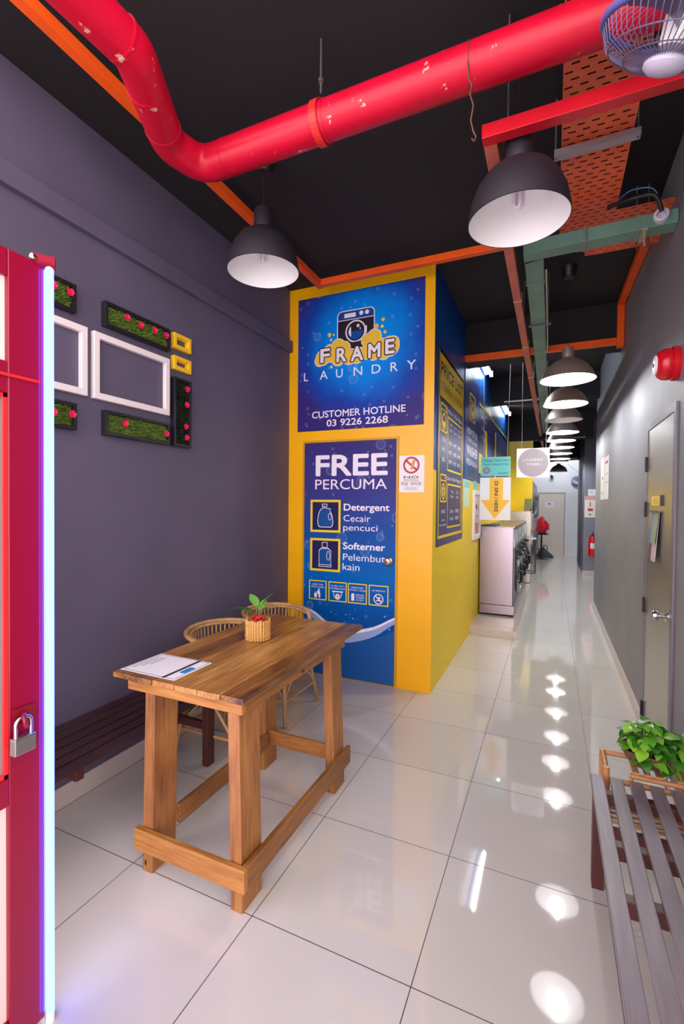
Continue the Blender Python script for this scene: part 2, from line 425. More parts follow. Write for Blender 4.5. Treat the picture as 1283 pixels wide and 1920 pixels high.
dprism(wave(lambda x: wt(x)-.018-.05*x*(1-x), lambda x: wt(x)-.004), 'foam_print', WHITEINK, .0076)
mb = MB(); rr = random.Random(3)
for k in range(46):
    x = rr.random(); mb.prism(circ(-1.0+.78*x, .36+rr.random()*.28-.1*(x-.5)**2, .0022+.005*rr.random()**3, 10), front, .0078, .0081)
mb.build('droplet_print', mat('droplet_print_tone', (150, 190, 230), .3), D1)
mb = (D1, WHITEINK); dd = .0085
put_text(mb, 'FREE', front, -.937, -.264, 1.764, .178, .028, dd); put_text(mb, 'PERCUMA', front, -.940, -.270, 1.646, .085, -.004, dd)
put_text(mb, 'Detergent', front, -.661, -.245, 1.462, .058, .022, dd); put_text(mb, 'Cecair', front, -.662, -.412, 1.369, .054, 0, dd); put_text(mb, 'pencuci', front, -.663, -.348, 1.290, .054, 0, dd)
put_text(mb, 'Softerner', front, -.664, -.278, 1.128, .058, .022, dd); put_text(mb, 'Pelembut', front, -.663, -.279, 1.032, .058, 0, dd); put_text(mb, 'kain', front, -.666, -.508, .948, .058, 0, dd)
for kx, (z0, z1) in enumerate(((1.267, 1.553), (.923, 1.213))):
    po, pi = inset(-.985, -.690, z0, z1, .020)
    MB().ring(po, pi, front, .007, .0085).build('icon_frame', YELLOWINK, D1)
    MB().prism(pi, front, .007, .0075).build('icon_panel', NAVY, D1)
    mb = MB(); cx = -.838
    if kx == 0:
        bot = [(-.055, .035), (.055, .035), (.072, .05), (.078, .09), (.07, .14), (.05, .18), (.052, .2), (-.02, .215), (-.052, .19), (-.07, .15), (-.078, .09), (-.072, .05)]
        cap = rect(-.032, .018, .218, .243); hole = circ(.045, .13, .013, 24, .028)
    else:
        bot = [(-.062, .03), (.062, .03), (.064, .045), (.06, .05), (.06, .175), (.035, .197), (-.04, .197), (-.06, .175), (-.06, .05), (-.064, .045)]
        cap = rect(-.03, .024, .2, .25); hole = circ(.032, .13, .013, 24, .036)
    T = lambda p: [(cx+a, z0+.008+b) for a, b in p]
    cxy = (sum(a for a, b in T(bot))/len(bot), sum(b for a, b in T(bot))/len(bot))
    sh = lambda p, k: [(cxy[0]+(a-cxy[0])*k, cxy[1]+(b-cxy[1])*k) for a, b in p]
    MB().prism(sh(T(bot), .97), front, .0076, .008).build('bottle_print', mat('bottle_blue_print', (8, 78, 150), .3), D1)
    mb.ring(T(bot), sh(T(bot), .93), front, .008, .0086)
    cc = T(cap); mb.ring(cc, [(cc[0][0]+.005, cc[0][1]+.005), (cc[1][0]-.005, cc[1][1]+.005), (cc[2][0]-.005, cc[2][1]-.005), (cc[3][0]+.005, cc[3][1]-.005)], front, .008, .0086)
    h = T(hole); hc = (sum(a for a, b in h)/24, sum(b for a, b in h)/24)
    mb.ring([(hc[0]+(a-hc[0])*1.3, hc[1]+(b-hc[1])*1.15) for a, b in h], h, front, .008, .0088)
    if kx == 1: mb.prism(T(rect(-.058, .058, .048, .052)), front, .008, .0086)
    mb.build('bottle_outline', WHITEINK, D1)
rows = (('KEEP THIS', 'PLACE CLEAN'), ('24 HRS CCTV', 'SURVEILLANCE'), ('WASH & DRY', 'WITHIN 1 HOUR'), ('NO SMOKING',))
for k, u0 in enumerate((-.994, -.800, -.613, -.4215)):
    u1 = u0+.175; po, pi = inset(u0, u1, .665, .838, .009)
    MB().ring(po, pi, front, .007, .0085).build('notice_frame', YELLOWINK, D1)
    mb = MB(); c = (u0+u1)/2
    ln = rows[k]
    for j, tx in enumerate(ln): put_text(mb, tx, front, c-.0058*len(tx), c+.0058*len(tx), .795-.022*j if len(ln) > 1 else .785, .013, .01, .0085)
    if k == 0:      # person dropping litter in a bin
        mb.prism(circ(c+.012, .757, .008, 14), front, .008, .0085)
        mb.prism([(c-.002, .746), (c+.02, .748), (c+.026, .715), (c+.024, .684), (c+.012, .684), (c+.008, .712), (c-.004, .726), (c-.012, .722), (c-.010, .730)], front, .008, .0085)
        mb.prism([(c-.036, .722), (c-.006, .722), (c-.010, .684), (c-.032, .684)], front, .008, .0085)
        mb.prism(rect(c-.028, c-.020, .727, .735), front, .008, .0085)
    elif k == 1:    # dome camera
        mb.prism(rrect(c-.052, c+.052, .748, .758, .004, 3), front, .008, .0085)
        arc = [(c+.042*math.cos(a), .745+.062*math.sin(a)) for a in [PI+PI*q/20 for q in range(21)]]
        arc2 = [(c+.037*math.cos(a), .745+.057*math.sin(a)) for a in [PI+PI*q/20 for q in range(21)]]
        mb.prism(arc+arc2[::-1], front, .008, .0085); mb.ring(circ(c, .712, .022, 24), circ(c, .712, .009, 24), front, .008, .0085); mb.prism(circ(c, .712, .005, 12), front, .008, .0085)
    elif k == 2:
        put_text(mb, '1', front, c-.056, c-.028, .690, .058, .06, .0085)
        for j, tx in enumerate(('HOUR', 'WASH', '& DRY')): put_text(mb, tx, front, c-.014, c+.062, .732-.021*j, .015, .012, .0085)
    else:
        mb.ring(circ(c, .722, .044, 32), circ(c, .722, .036, 32), front, .008, .0085)
        mb.prism([(c-.030, .745), (c-.024, .751), (c+.030, .699), (c+.024, .693)], front, .008, .0085)
        mb.prism(rect(c-.022, c+.024, .705, .714), front, .008, .0086); mb.prism([(c+.004, .722), (c+.018, .728), (c+.014, .742), (c-.004, .738)], front, .008, .0086)
    mb.build('notice_pictogram', WHITEINK, D1)
kn = MB().lathe([(.032, .0), (.034, .006), (.026, .012), (.012, .016), (.012, .034), (.026, .042), (.030, .056), (.026, .068), (0, .072)], (-.243, YF-.006, 1.048), (0, -1, 0)).build('knob', mat('satin_nickel', (170, 150, 130), .25, .9), D1, True)
MB().lathe([(.006, 0), (.006, .002), (0, .002)], (-.243, YF-.078, 1.048), (0, -1, 0), 12).build('keyhole', BLACK, kn)

# ---- steel door in the corridor wall --------------------------------------
D2 = thing('door_2', 'brushed steel door in the grey corridor wall', 'door', (XW, 1.3, 0), kind='structure')
MB().ring(rect(.90, 1.735, 0, 2.065), rect(.952, 1.668, .004, 2.02), rwall, 0, .012).build('door_frame', mat('grey_door_frame', (112, 110, 120), .4), D2, bevel=.002)
MB().box(XW-.008, XW-.0005, .954, 1.666, .01, 2.018).build('door_leaf', mat('steel_door_skin', (186, 182, 176), .30, .85), D2)
for z in (.16, .86, 1.50, 1.80):
    h = MB().tube([(XW-.018, 1.678, z-.05), (XW-.018, 1.678, z+.05)], .0075, 10).box(XW-.014, XW-.010, 1.665, 1.70, z-.05, z+.05)
    h.build('hinge', mat('dark_hinge', (50, 44, 54), .4, .6), D2)
MB().lathe([(.03, 0), (.032, .006), (.014, .012), (.013, .034), (.027, .044), (.029, .058), (.024, .068), (0, .07)], (XW-.008, 1.03, .92), (-1, 0, 0)).build('knob', CHROME, D2, True)

# ---- far door -------------------------------------------------------------
D3 = thing('door_3', 'plain beige door at the far end of the corridor', 'door', (.96, 13.72, 0), kind='structure')
f3 = facing(13.72)
MB().ring(rect(.58, 1.345, 0, 1.94), rect(.615, 1.31, .004, 1.905), f3, 0, .03).build('door_frame', mat('beige_frame', (176, 172, 178), .5), D3)
MB().box(.616, 1.309, 13.702, 13.7195, .005, 1.904).build('door_leaf', mat('beige_laminate', (222, 211, 202), .45), D3)

# ------------------------------------------------------------------ signs on the booth
S = thing('laundry_sign', 'large blue shop sign with washing machine emblem over the booth door', 'sign', (-.5465, YF, 2.752))
MB().box(-1.126, .033, YF-.006, YF-.0005, 2.163, 3.3415).build('sign_panel', mat_print_blue('sign_print', 'sign'), S)
hexring = lambda: None
def sp(poly, name, M, d, dd=.0005): return MB().prism(poly, front, d, d+dd).build(name, M, S)
# emblem: washer in a soap cloud
body = rrect(-.739, -.393, 2.84, 3.176, .045); bodyi = rrect(-.731, -.401, 2.848, 3.168, .038)
sp(body, 'washer_outline', WHITEINK, .0065); sp(bodyi, 'washer_body_print', mat('washer_dark_print', (34, 20, 42), .35), .0072)
MB().prism([(-.731, 3.096), (-.401, 3.096)]+[p for p in rrect(-.731, -.401, 2.848, 3.168, .038) if p[1] > 3.096], front, .0079, .0082).build('washer_fascia_print', mat('washer_blue_print', (8, 70, 150), .35), S)
mb = MB(); mb.prism(rect(-.731, -.401, 3.091, 3.097), front, .0083, .0088); mb.prism(rect(-.672, -.566, 3.113, 3.149), front, .0083, .0088)
for u in (-.515, -.463): mb.prism(circ(u, 3.137, .0185, 24), front, .0083, .0088)
mb.ring(circ(-.566, 2.99, .094, 48), circ(-.566, 2.99, .082, 48), front, .0083, .0090); mb.prism([(-.486, 3.02), (-.463, 3.024), (-.463, 2.962), (-.486, 2.962)], front, .0083, .0088)
mb.build('washer_detail_print', WHITEINK, S)
lo = [(-.566+.072*math.cos(a), 2.99+.072*math.sin(a)) for a in [PI+.02+(PI)*k/24 for k in range(25)]]
sp(lo, 'wash_water_print', mat('wash_water_tone', (6, 72, 156), .35), .0086)
mb = MB(); mb.prism([(-.632, 2.988), (-.622, 3.02), (-.608, 3.034), (-.606, 2.95), (-.618, 2.955)], front, .0092, .0096); mb.prism(circ(-.543, 3.033, .013, 18), front, .0092, .0096); mb.prism(circ(-.523, 3.008, .0065, 14), front, .0092, .0096)
mb.build('bubble_print', WHITEINK, S)
blobs = [(-.875, 2.80, .065), (-.905, 2.775, .045), (-.80, 2.83, .075), (-.725, 2.88, .062), (-.67, 2.86, .055), (-.725, 2.775, .06), (-.62, 2.78, .065), (-.53, 2.785, .06), (-.455, 2.80, .06), (-.46, 2.90, .05), (-.395, 2.92, .060), (-.335, 2.82, .075), (-.26, 2.82, .08), (-.235, 2.845, .055), (-.31, 2.77, .05), (-.40, 2.775, .05), (-.55, 2.765, .05)]
mb = MB()
for i, (a, b, q) in enumerate(blobs): mb.prism(circ(a, b, q+.006, 36), front, .0098+i*2e-6, .0100+i*2e-6)
mb.build('cloud_outline_print', WHITEINK, S)
mb = MB()
for i, (a, b, q) in enumerate(blobs): mb.prism(circ(a, b, q, 36), front, .0102+i*2e-6, .0106+i*2e-6)
for a, b, q in ((-.812, 2.99, .018), (-.795, 2.945, .012), (-.77, 2.985, .010), (-.79, 2.71, .013), (-.375, 3.005, .019), (-.325, 2.995, .014), (-.318, 3.05, .015), (-.30, 2.945, .014)): mb.prism(circ(a, b, q, 20), front, .0102, .0106)
mb.build('soap_cloud_print', mat('soap_yellow_print', (240, 196, 62), .4), S)
sp([(-.62, 2.90), (-.51, 2.90), (-.535, 2.845), (-.60, 2.845)], 'cloud_gap_print', MATS['washer_dark_print'], .0109)
ol, wh = MB(), MB()
for ch, a, b, z in (('F', -.899, -.803, 2.757), ('R', -.742, -.648, 2.744), ('A', -.607, -.492, 2.738), ('M', -.448, -.338, 2.744), ('E', -.298, -.214, 2.760)):
    for q in range(12): put_text(ol, ch, front, a+.0095*math.cos(q*PI/6), b+.0095*math.cos(q*PI/6), z+.0095*math.sin(q*PI/6), .118, .032, .0112+q*1e-5)
    put_text(wh, ch, front, a, b, z, .118, .032, .0122)
ol.build('name_outline', mat('name_dark_print', (44, 26, 52), .4), S); wh.build('name_lettering', WHITEINK, S)
mb = MB()
for ch, u in zip('LAUNDRY', (-1.063, -.905, -.745, -.58, -.415, -.25, -.112)): put_text(mb, ch, front, u, u+(.042 if ch == 'L' else .078 if ch in 'AYND' else .062), 2.613, .073, -.008, .0075)
mb.build('shop_lettering', WHITEINK, S); mb = (S, WHITEINK)
put_text(mb, 'CUSTOMER HOTLINE', front, -.979, -.118, 2.275, .058, .012, .0075); put_text(mb, '03 9226 2268', front, -.833, -.268, 2.196, .057, .016, .0075)

N = thing('no_smoking_notice', 'white no smoking notice with a red ring beside the booth door', 'notice', (-.06, YF, 1.77))
MB().box(-.166, .043, YF-.003, YF-.0005, 1.618, 1.916).build('sheet', PAPER, N)
mb = MB(); mb.ring(circ(-.065, 1.838, .069, 40), circ(-.065, 1.838, .053, 40), front, .0033, .0037); mb.prism([(-.113, 1.870), (-.103, 1.882), (-.017, 1.806), (-.027, 1.794)], front, .0033, .0037); put_text(mb, 'SMOKING', front, -.128, -.004, 1.706, .022, -.005, .0036)
mb.build('warning_print', REDINK, N)
mb = (N, INK); put_text(mb, 'NO', front, -.128, -.004, 1.732, .018, .03, .0036); put_text(mb, 'FINE : RM100', front, -.148, .018, 1.673, .028, .005, .0036)
MB().prism([(-.072, 1.80), (-.052, 1.806), (-.028, 1.878), (-.048, 1.884), (-.064, 1.85)], front, .0038, .0041).build('cigarette_print', mat('cigarette_tone', (214, 140, 80), .5), N)
mb = MB()
for k in range(3): mb.prism(rect(-.118, -.012-.0*k, 1.655-.008*k, 1.658-.008*k), front, .0033, .0036)
mb.build('small_print', GREYINK, N)

P = thing('price_list_board', 'navy and yellow price list panel on the booth side', 'sign', (XR, 2.4, 2.0))
MB().box(XR+.0005, XR+.005, 1.79, 3.005, 1.168, 2.825).build('board_panel', mat('price_navy_print', (42, 44, 92), .34, spec=.3), P)
MB().prism(rect(1.845, 2.975, 2.435, 2.815), side, .0052, .0058).build('header_print', YELLOWINK, P)
mb = MB(); mb.ring(*inset(1.84, 2.965, 1.232, 2.815, .024), side, .0052, .0058)
for a in (rect(2.195, 2.885, 1.825, 2.315), rect(2.21, 2.885, 1.307, 1.713)):
    (u0, v0), _, (u1, v1), _ = a; mb.ring(*inset(u0, u1, v0, v1, .016), side, .0052, .0058)
for u0, u1, v0, v1, wash in ((1.90, 2.168, 2.145, 2.39, True), (1.91, 2.170, 1.54, 1.786, False)):
    mb.ring(rrect(u0, u1, v0, v1, .03), rrect(u0+.022, u1-.022, v0+.014, v1-.014, .02), side, .0052, .0058)
    c = (u0+u1)/2; mb.prism(rect(u0+.02, u1-.02, v1-.062, v1-.052), side, .0052, .0058); mb.prism(circ(u1-.06, v1-.032, .018, 12, .009), side, .0052, .0058)
    mb.ring(circ(c, v0+.095, .075, 28, .072), circ(c, v0+.095, .055, 28, .058), side, .0052, .0058)
    if wash: mb.prism([(c+.05*math.cos(a), v0+.095+.05*math.sin(a)) for a in [PI+PI*k/16 for k in range(17)]], side, .0052, .0058)
    else: mb.ring(circ(c, v0+.095, .038, 24, .04), circ(c, v0+.095, .018, 24, .022), side, .0052, .0058)
mb.build('border_print', YELLOWINK, P)
mb = MB(); put_text(mb, 'PRICE LIST', side, 1.895, 2.91, 2.625, .102, .024, .0062); mb.build('title_lettering', NAVY, P)
mb = MB(); put_text(mb, 'SENARAI HARGA', side, 1.907, 2.89, 2.50, .068, -.006, .0062); mb.build('subtitle_lettering', mat('title_faint_print', (110, 96, 60), .4), P)
mb = (P, WHITEINK)
put_text(mb, 'Washer | Mesin Basuh', side, 2.20, 2.88, 2.345, .036, .006, .0062); put_text(mb, 'Dryer | Mesin Pengering', side, 2.20, 2.88, 1.742, .036, .006, .0062)
for j, row in enumerate((('Cold', 'Warm', 'Hot'), ('Sejuk', 'Suam', 'Panas'))):
    for k, tx in enumerate(row): put_text(mb, tx, side, 2.27+.21*k, 2.40+.21*k, 2.245-.05*j, .026, .004, .0062)
for j, row in enumerate((('15KG', 'RM6', 'RM7', 'RM8'), ('18KG', 'RM7', 'RM8', 'RM9'), ('28KG', 'RM9', 'RM10', 'RM11'))):
    for k, tx in enumerate(row): put_text(mb, tx, side, (1.96 if k == 0 else 2.04+.21*k), (2.10 if k == 0 else 2.18+.21*k), 2.065-.085*j, .036, .016, .0062)
for j, row in enumerate((('Time', 'Price'), ('Masa', 'Harga'))):
    for k, tx in enumerate(row): put_text(mb, tx, side, 2.36+.26*k, 2.49+.26*k, 1.63-.045*j, .026, .006, .0062)
for j, row in enumerate((('16KG', '20 min', 'RM5'), ('Extra Time', '4 min', 'RM1'))):
    for k, tx in enumerate(row): put_text(mb, tx, side, (1.96 if k == 0 else 2.06+.27*k), (2.12 if k == 0 else 2.22+.27*k), 1.445-.07*j, .032 if k or not j else .022, .012, .0062)
put_text(mb, 'Masa tambahan', side, 1.90, 2.17, 1.335, .022, .008, .0062)

H = thing('washer_instruction_board', 'tall navy panel explaining how to use the washer', 'sign', (XR, 3.6, 2.4))
MB().box(XR+.0005, XR+.004, 3.09, 4.12, 1.815, 3.0).build('board_panel', mat('instruction_navy_print', (44, 52, 112), .34, spec=.3), H)
mb = MB(); mb.ring(rrect(3.39, 3.80, 2.49, 2.80, .03), rrect(3.43, 3.76, 2.505, 2.785, .02), side, .0042, .0048); mb.prism(rect(3.40, 3.79, 2.715, 2.727), side, .0042, .0048); mb.ring(circ(3.595, 2.61, .12, 28, .085), circ(3.595, 2.61, .09, 28, .068), side, .0042, .0048)
mb.prism([(3.595+.08*math.cos(a), 2.61+.06*math.sin(a)) for a in [PI+PI*k/16 for k in range(17)]], side, .0042, .0048); mb.build('washer_pictogram', YELLOWINK, H)
mb = (H, WHITEINK); put_text(mb, 'HOW TO USE', side, 3.22, 3.99, 2.318, .068, .012, .005); put_text(mb, 'CARA GUNA', side, 3.22, 3.99, 2.235, .05, 0, .005); put_text(mb, 'WASHER', side, 3.21, 4.01, 2.085, .108, .03, .005); put_text(mb, 'MESIN BASUH', side, 3.21, 4.01, 1.975, .066, .012, .005)
H2 = thing('dryer_instruction_board', 'navy panel with dryer instructions above the first washing machine', 'sign', (XR, 5.0, 2.4))
MB().box(XR+.0005, XR+.004, 4.16, 5.38, 2.20, 2.95).build('board_panel', mat('dryer_navy_print', (46, 62, 120), .34, spec=.3), H2)
mb = (H2, WHITEINK)
for j in range(4): put_text(mb, ('CARE', 'PICK', 'LOAD', 'PUSH')[j], side, 4.35, 4.95, 2.78-.13*j, .05, .01, .005)
tag(MB().prism([(4.14, 2.80), (8.4, 2.865), (8.4, 2.895), (4.14, 2.83)], side, .006, .008).build('wall_stripe', YELLOWINK), 'thin yellow stripe running high along the blue machine wall', 'stripe')
B = thing('yellow_wall_placard', 'small yellow placard on the blue wall by the hanging signs', 'sign', (XR, 4.3, 2.08))
MB().box(XR+.0045, XR+.009, 4.13, 4.45, 1.93, 2.19).build('sheet', mat('pale_yellow_card', (232, 214, 110), .5), B)
for i, (y, z0, z1) in enumerate(((4.75, 1.95, 2.55), (5.9, 1.95, 2.7))):
    o = tag(MB().box(XR+.0045, XR+.010, y, y+.16, z0, z1).build('yellow_wall_strip', YELLOWINK), ('shorter', 'taller')[i]+' upright yellow strip on the blue wall behind the green sign', 'sign')
A = thing('instruction_sheet', 'pale green sheet taped to the yellow wall under the washer panel', 'notice', (XR, 3.27, 1.65))
MB().box(XR+.0005, XR+.003, 3.08, 3.47, 1.50, 1.80).build('sheet', mat('mint_paper', (206, 226, 190), .5), A)
MB().prism(rect(3.10, 3.45, 1.71, 1.785), side, .0032, .0036).build('sheet_header', mat('aqua_print', (120, 206, 206), .5), A)
A = tag(MB().box(XR+.0005, XR+.003, 3.76, 4.03, 1.70, 1.91).build('aqua_sheet', mat('aqua_paper', (110, 200, 196), .5)), 'small aqua sheet above the framed picture on the yellow wall', 'notice')
A = thing('framed_notice', 'white framed picture on the yellow wall beside the first washer', 'picture', (XR, 3.95, 1.4))
MB().ring(*inset(3.68, 4.23, 1.10, 1.70, .055), side, .0005, .03).build('picture_frame', WHITE, A, bevel=.003)
MB().box(XR+.001, XR+.012, 3.73, 4.18, 1.15, 1.65).build('picture_sheet', mat('pinkish_print', (224, 200, 200), .5), A)
mb = MB(); mb.prism(rect(3.80, 4.10, 1.165, 1.30), side, .0125, .0132); mb.prism(rect(3.86, 4.05, 1.37, 1.39), side, .0125, .0132); mb.build('picture_print', mat('coral_print', (206, 120, 96), .5), A)
mb = MB(); mb.prism(circ(3.95, 1.50, .055, 24, .035), side, .0125, .0134); mb.prism(rect(3.78, 3.86, 1.20, 1.36), side, .0134, .014); mb.build('picture_mark', mat('dark_plum_print', (70, 44, 60), .5), A)

# ------------------------------------------------------------------ hanging cards over the first washer
CORD = mat('pale_string', (200, 190, 180), .7)
def card(name, label, u0, u1, v0, v1, y, M, loc):
    t = thing(name, label, 'sign', loc)
    MB().box(u0, u1, y-.004, y, v0, v1).build('card', M, t); return t, facing(y-.004)
G, fg = card('token_exchange_card', 'aqua hanging card telling where to change tokens, above the arrow card', .165, .513, 1.882, 2.115, 4.0, mat('aqua_card', (104, 196, 190), .5), (.34, 4.0, 2.115))
mb = (G, mat('teal_ink', (20, 92, 120), .5)); put_text(mb, 'Change Token Here', fg, .190, .495, 2.060, .026, .012, .0004); put_text(mb, 'Tukar Token Di Sini', fg, .190, .495, 2.012, .026, .012, .0004); put_text(mb, 'Laundry', fg, .37, .49, 1.905, .022, .02, .0004)
mb = MB(); mb.ring(circ(.235, 1.95, .042, 24), circ(.235, 1.95, .024, 24), fg, .0002, .0006); mb.prism(circ(.235, 1.95, .012, 16), fg, .0002, .0006); mb.build('token_print', mat('plum_ink', (140, 100, 120), .5), G)
MB().ring(*inset(.165, .513, 1.882, 2.115, .008), fg, .0001, .0005).build('card_border', mat('pale_green_ink', (150, 206, 160), .5), G)
MB().tube([(.20, 3.998, 2.113), (.185, 3.998, ZC)], .0025, 6).tube([(.475, 3.998, 2.113), (.50, 3.998, ZC)], .0025, 6).build('string', CORD, G)
Aw, fa = card('arrow_card', 'white hanging card with a big yellow arrow pointing down at the washer', .157, .520, 1.338, 1.862, 4.0, PAPER, (.34, 4.0, 1.862))
MB().prism([(.272, 1.855), (.432, 1.855), (.432, 1.585), (.512, 1.585), (.337, 1.35), (.166, 1.585), (.272, 1.585)], fa, .0002, .0008).build('arrow_print', mat('amber_print', (240, 186, 60), .5), Aw)
mb = MB(); put_rot(mb, 'DI SINI / HERE', fa, 1.815, 1.44, .333, .040, .022, .0012); mb.build('lettering', INK, Aw)
MB().tube([(.33, 3.998, 1.860), (.33, 3.998, 1.885)], .002, 6).build('string', CORD, Aw)
Ci, fc = card('laundry_token_card', 'white hanging card with a grey disc reading laundry token', .583, .947, 1.858, 2.206, 4.0, PAPER, (.765, 4.0, 2.206))
MB().prism(circ(.765, 2.032, .168, 56), fc, .0002, .0008).build('disc_print', mat('warm_grey_print', (164, 152, 158), .5), Ci)
mb = (Ci, mat('pale_disc_ink', (226, 218, 224), .5)); put_text(mb, 'LAUNDRY', fc, .655, .877, 2.052, .030, .004, .0012); put_text(mb, 'TOKEN', fc, .692, .845, 1.998, .030, .004, .0012)
MB().tube([(.64, 3.998, 2.204), (.635, 3.998, ZC)], .0025, 6).tube([(.905, 3.998, 2.204), (.912, 3.998, ZC)], .0025, 6).build('string', CORD, Ci)

# ------------------------------------------------------------------ ceiling services
def arc_pts(pts, rad, n=8):
    """round the corners of a polyline"""
    pts = [Vector(p) for p in pts]; out = [pts[0]]
    for i in range(1, len(pts)-1):
        p, a, b = pts[i], pts[i-1], pts[i+1]; d1 = (a-p).normalized(); d2 = (b-p).normalized()
        ang = d1.angle(d2); t = min(rad/math.tan(ang/2), (a-p).length*.49, (b-p).length*.49)
        s, e = p+d1*t, p+d2*t
        for k in range(n+1):
            q = k/n; out.append(s*(1-q)**2+p*2*q*(1-q)+e*q*q)
    out.append(pts[-1]); return out
PZ = 3.10; PR = .074
path = [(-.405, -1.10, PZ), (-.385, -.80, PZ), (-.585, -.43, PZ), (-.545, -.258, PZ), (XW-.002, -.258, PZ)]
pp = arc_pts(path, .13, 9)
Pp = thing('fire_water_pipe', 'thick glossy red water pipe bending across the black ceiling', 'pipe', (0, -.258, PZ))
MB().tube(pp, PR, 32).build('pipe_run', RED_PIPE, Pp, True)
for c, d in (((-.386, -.85, PZ), (.02, 1, 0)), ((-.455, -.675, PZ), (-.48, .88, 0)), ((-.545, -.505, PZ), (-.48, .88, 0)), ((-.40, -.258, PZ), (1, 0, 0)), ((.11, -.258, PZ), (1, 0, 0))):
    d = Vector(d).normalized(); MB().tube([Vector(c)-d*.004, Vector(c)+d*.004], PR+.0022, 32).build('weld_seam', RED_PIPE, Pp, True)
Hg = thing('pipe_hanger', 'red strap and rod holding up the thick red pipe', 'hanger', (.078, -.258, ZC))
MB().lathe([(PR+.003, -.016), (PR+.008, -.016), (PR+.008, .016), (PR+.003, .016), (PR+.003, -.016)], (.078, -.258, PZ), (1, 0, 0), 32).bar((.078, -.258, PZ+PR), (.078, -.258, PZ+PR+.09), .03, .012).build('strap', RED_DUCT, Hg)
MB().tube([(.078, -.258, PZ+PR+.05), (.078, -.258, ZC)], .005, 8).build('rod', ROD, Hg)
MB().lathe([(.011, 0), (.011, .014)], (.078, -.258, PZ+PR+.094), n=6, cap0=True, cap1=True).build('nut', ROD, Hg)
wire = [(.69, -.258+PR*1.03*math.cos(a), PZ+PR*1.03*math.sin(a)) for a in [2*PI*k/24 for k in range(25)]]
mb = MB().tube(wire, .002, 6); mb.tube([(.69, -.333, 3.06), (.695, -.336, 3.0), (.705, -.333, 2.97), (.70, -.336, 2.94), (.712, -.335, 2.90), (.704, -.336, 2.85), (.713, -.335, 2.81), (.722, -.335, 2.79), (.716, -.335, 2.775), (.708, -.335, 2.787)], .0025, 6)
tag(mb.build('hook_wire', mat('rusty_wire', (120, 84, 78), .5, .6), None, True), 'rusty wire hook twisted round the thick red pipe', 'wire')

def duct(name, label, pts, w, h, M, cat='trunking', lid=None, lips=()):
    o = MB()
    for a, b in zip(pts, pts[1:]): o.bar(a, b, w, h)
    t = o.build(name, M, None, bevel=.002); return tag(t, label, cat)
OZ = 3.345
duct('orange_conduit', 'long orange square conduit along the dark wall side of the ceiling', [(-.805, -1.09, OZ), (-.81, 1.50, OZ)], .05, .05, ORANGE)
duct('orange_cross_conduit', 'orange square conduit crossing in front of the blue shop sign', [(-.785, 1.462, OZ), (.705, 1.462, OZ)], .05, .05, ORANGE)
T = thing('red_trunking', 'red square trunking turning beneath the pipe and running down the corridor', 'trunking', (.73, 0, 3.0))
MB().bar((.704, -.05, 3.0), (XW, -.05, 3.0), .05, .055).build('cross_run', mat_worn('scarlet_enamel', (198, 24, 40), (205, 150, 140), .3, .74, 10), T, bevel=.002)
MB().bar((.731, -.03, 3.0), (.745, 11.4, 3.0), .052, .05).build('corridor_run', mat_worn('salmon_enamel', (206, 104, 86), (200, 60, 40), .42, .70, 5), T, bevel=.002)
for y in (1.55, 2.6, 3.7, 5.0): MB().ring(rect(.7045, .7635, 2.971, 3.030), rect(.7085, .7595, 2.975, 3.0255), lambda u, v, d, y=y: (u+.0012*(y), y+d, v), 0, .018).build('band', mat('tin_band', (200, 160, 130), .4, .4), T)
for y, x in ((-.045, .80), (2.3, .735), (4.6, .738), (7.0, .742)):
    MB().tube([(x, y, 3.02), (x, y, ZC if y < 3 or y > 3.4 else 3.05)], .004, 8).build('rod', ROD, T)
# beam trunking by the black beam and along the corridor wall
T = thing('orange_beam_trunking', 'orange trunking along the bottom of the black beam and up the corridor wall', 'trunking', (.85, 3.06, 3.07))
MB().bar((XR+.001, 3.062, 3.07), (1.545, 3.062, 3.07), .052, .06).build('beam_run', ORANGE, T, bevel=.002)
MB().bar((1.537, 3.03, 3.0), (1.537, 3.03, 3.43), .058, .055, (0, 1, 0)).build('drop_run', ORANGE, T, bevel=.002)
MB().bar((1.537, 3.0, 3.405), (1.537, 1.46, 3.31), .056, .05).build('wall_run', ORANGE, T, bevel=.002)
# green duct
T = thing('green_duct', 'worn green sheet metal duct turning from the corridor wall down the passage', 'duct', (.86, 1.06, 3.05))
MB().bar((XW-.001, 1.03, 3.06), (.90, 1.05, 3.06), .105, .075).build('cross_run', GREEN_DUCT, T, bevel=.004)
MB().hexa([(.80, .998, 3.0225), (.90, .998, 3.0225), (.915, 1.103, 3.0225), (.80, 1.13, 3.0225), (.80, .998, 3.0975), (.90, .998, 3.0975), (.915, 1.103, 3.0975), (.80, 1.13, 3.0975)]).build('elbow', GREEN_DUCT, T, bevel=.004)
MB().bar((.857, 1.10, 3.06), (.835, 8.5, 3.06), .11, .075).build('corridor_run', GREEN_DUCT, T, bevel=.004)
for k, y in enumerate((1.42, 2.15, 2.9, 4.2, 5.2, 6.4)):
    x = .857-.022*(y-1.1)/7.4
    MB().ring(rect(x-.060, x+.060, 3.017, 3.103), rect(x-.0545, x+.0545, 3.0228, 3.0972), lambda u, v, d, y=y: (u, y+d, v), 0, .012).build('flange', mat('green_flange', (110, 132, 116), .4), T)
for x in (1.12, 1.38): MB().ring(rect(.98, 1.10, 3.017, 3.103), rect(.986, 1.094, 3.0228, 3.0972), lambda u, v, d, x=x: (x+d, u, v), 0, .014).build('flange', MATS['green_flange'], T)
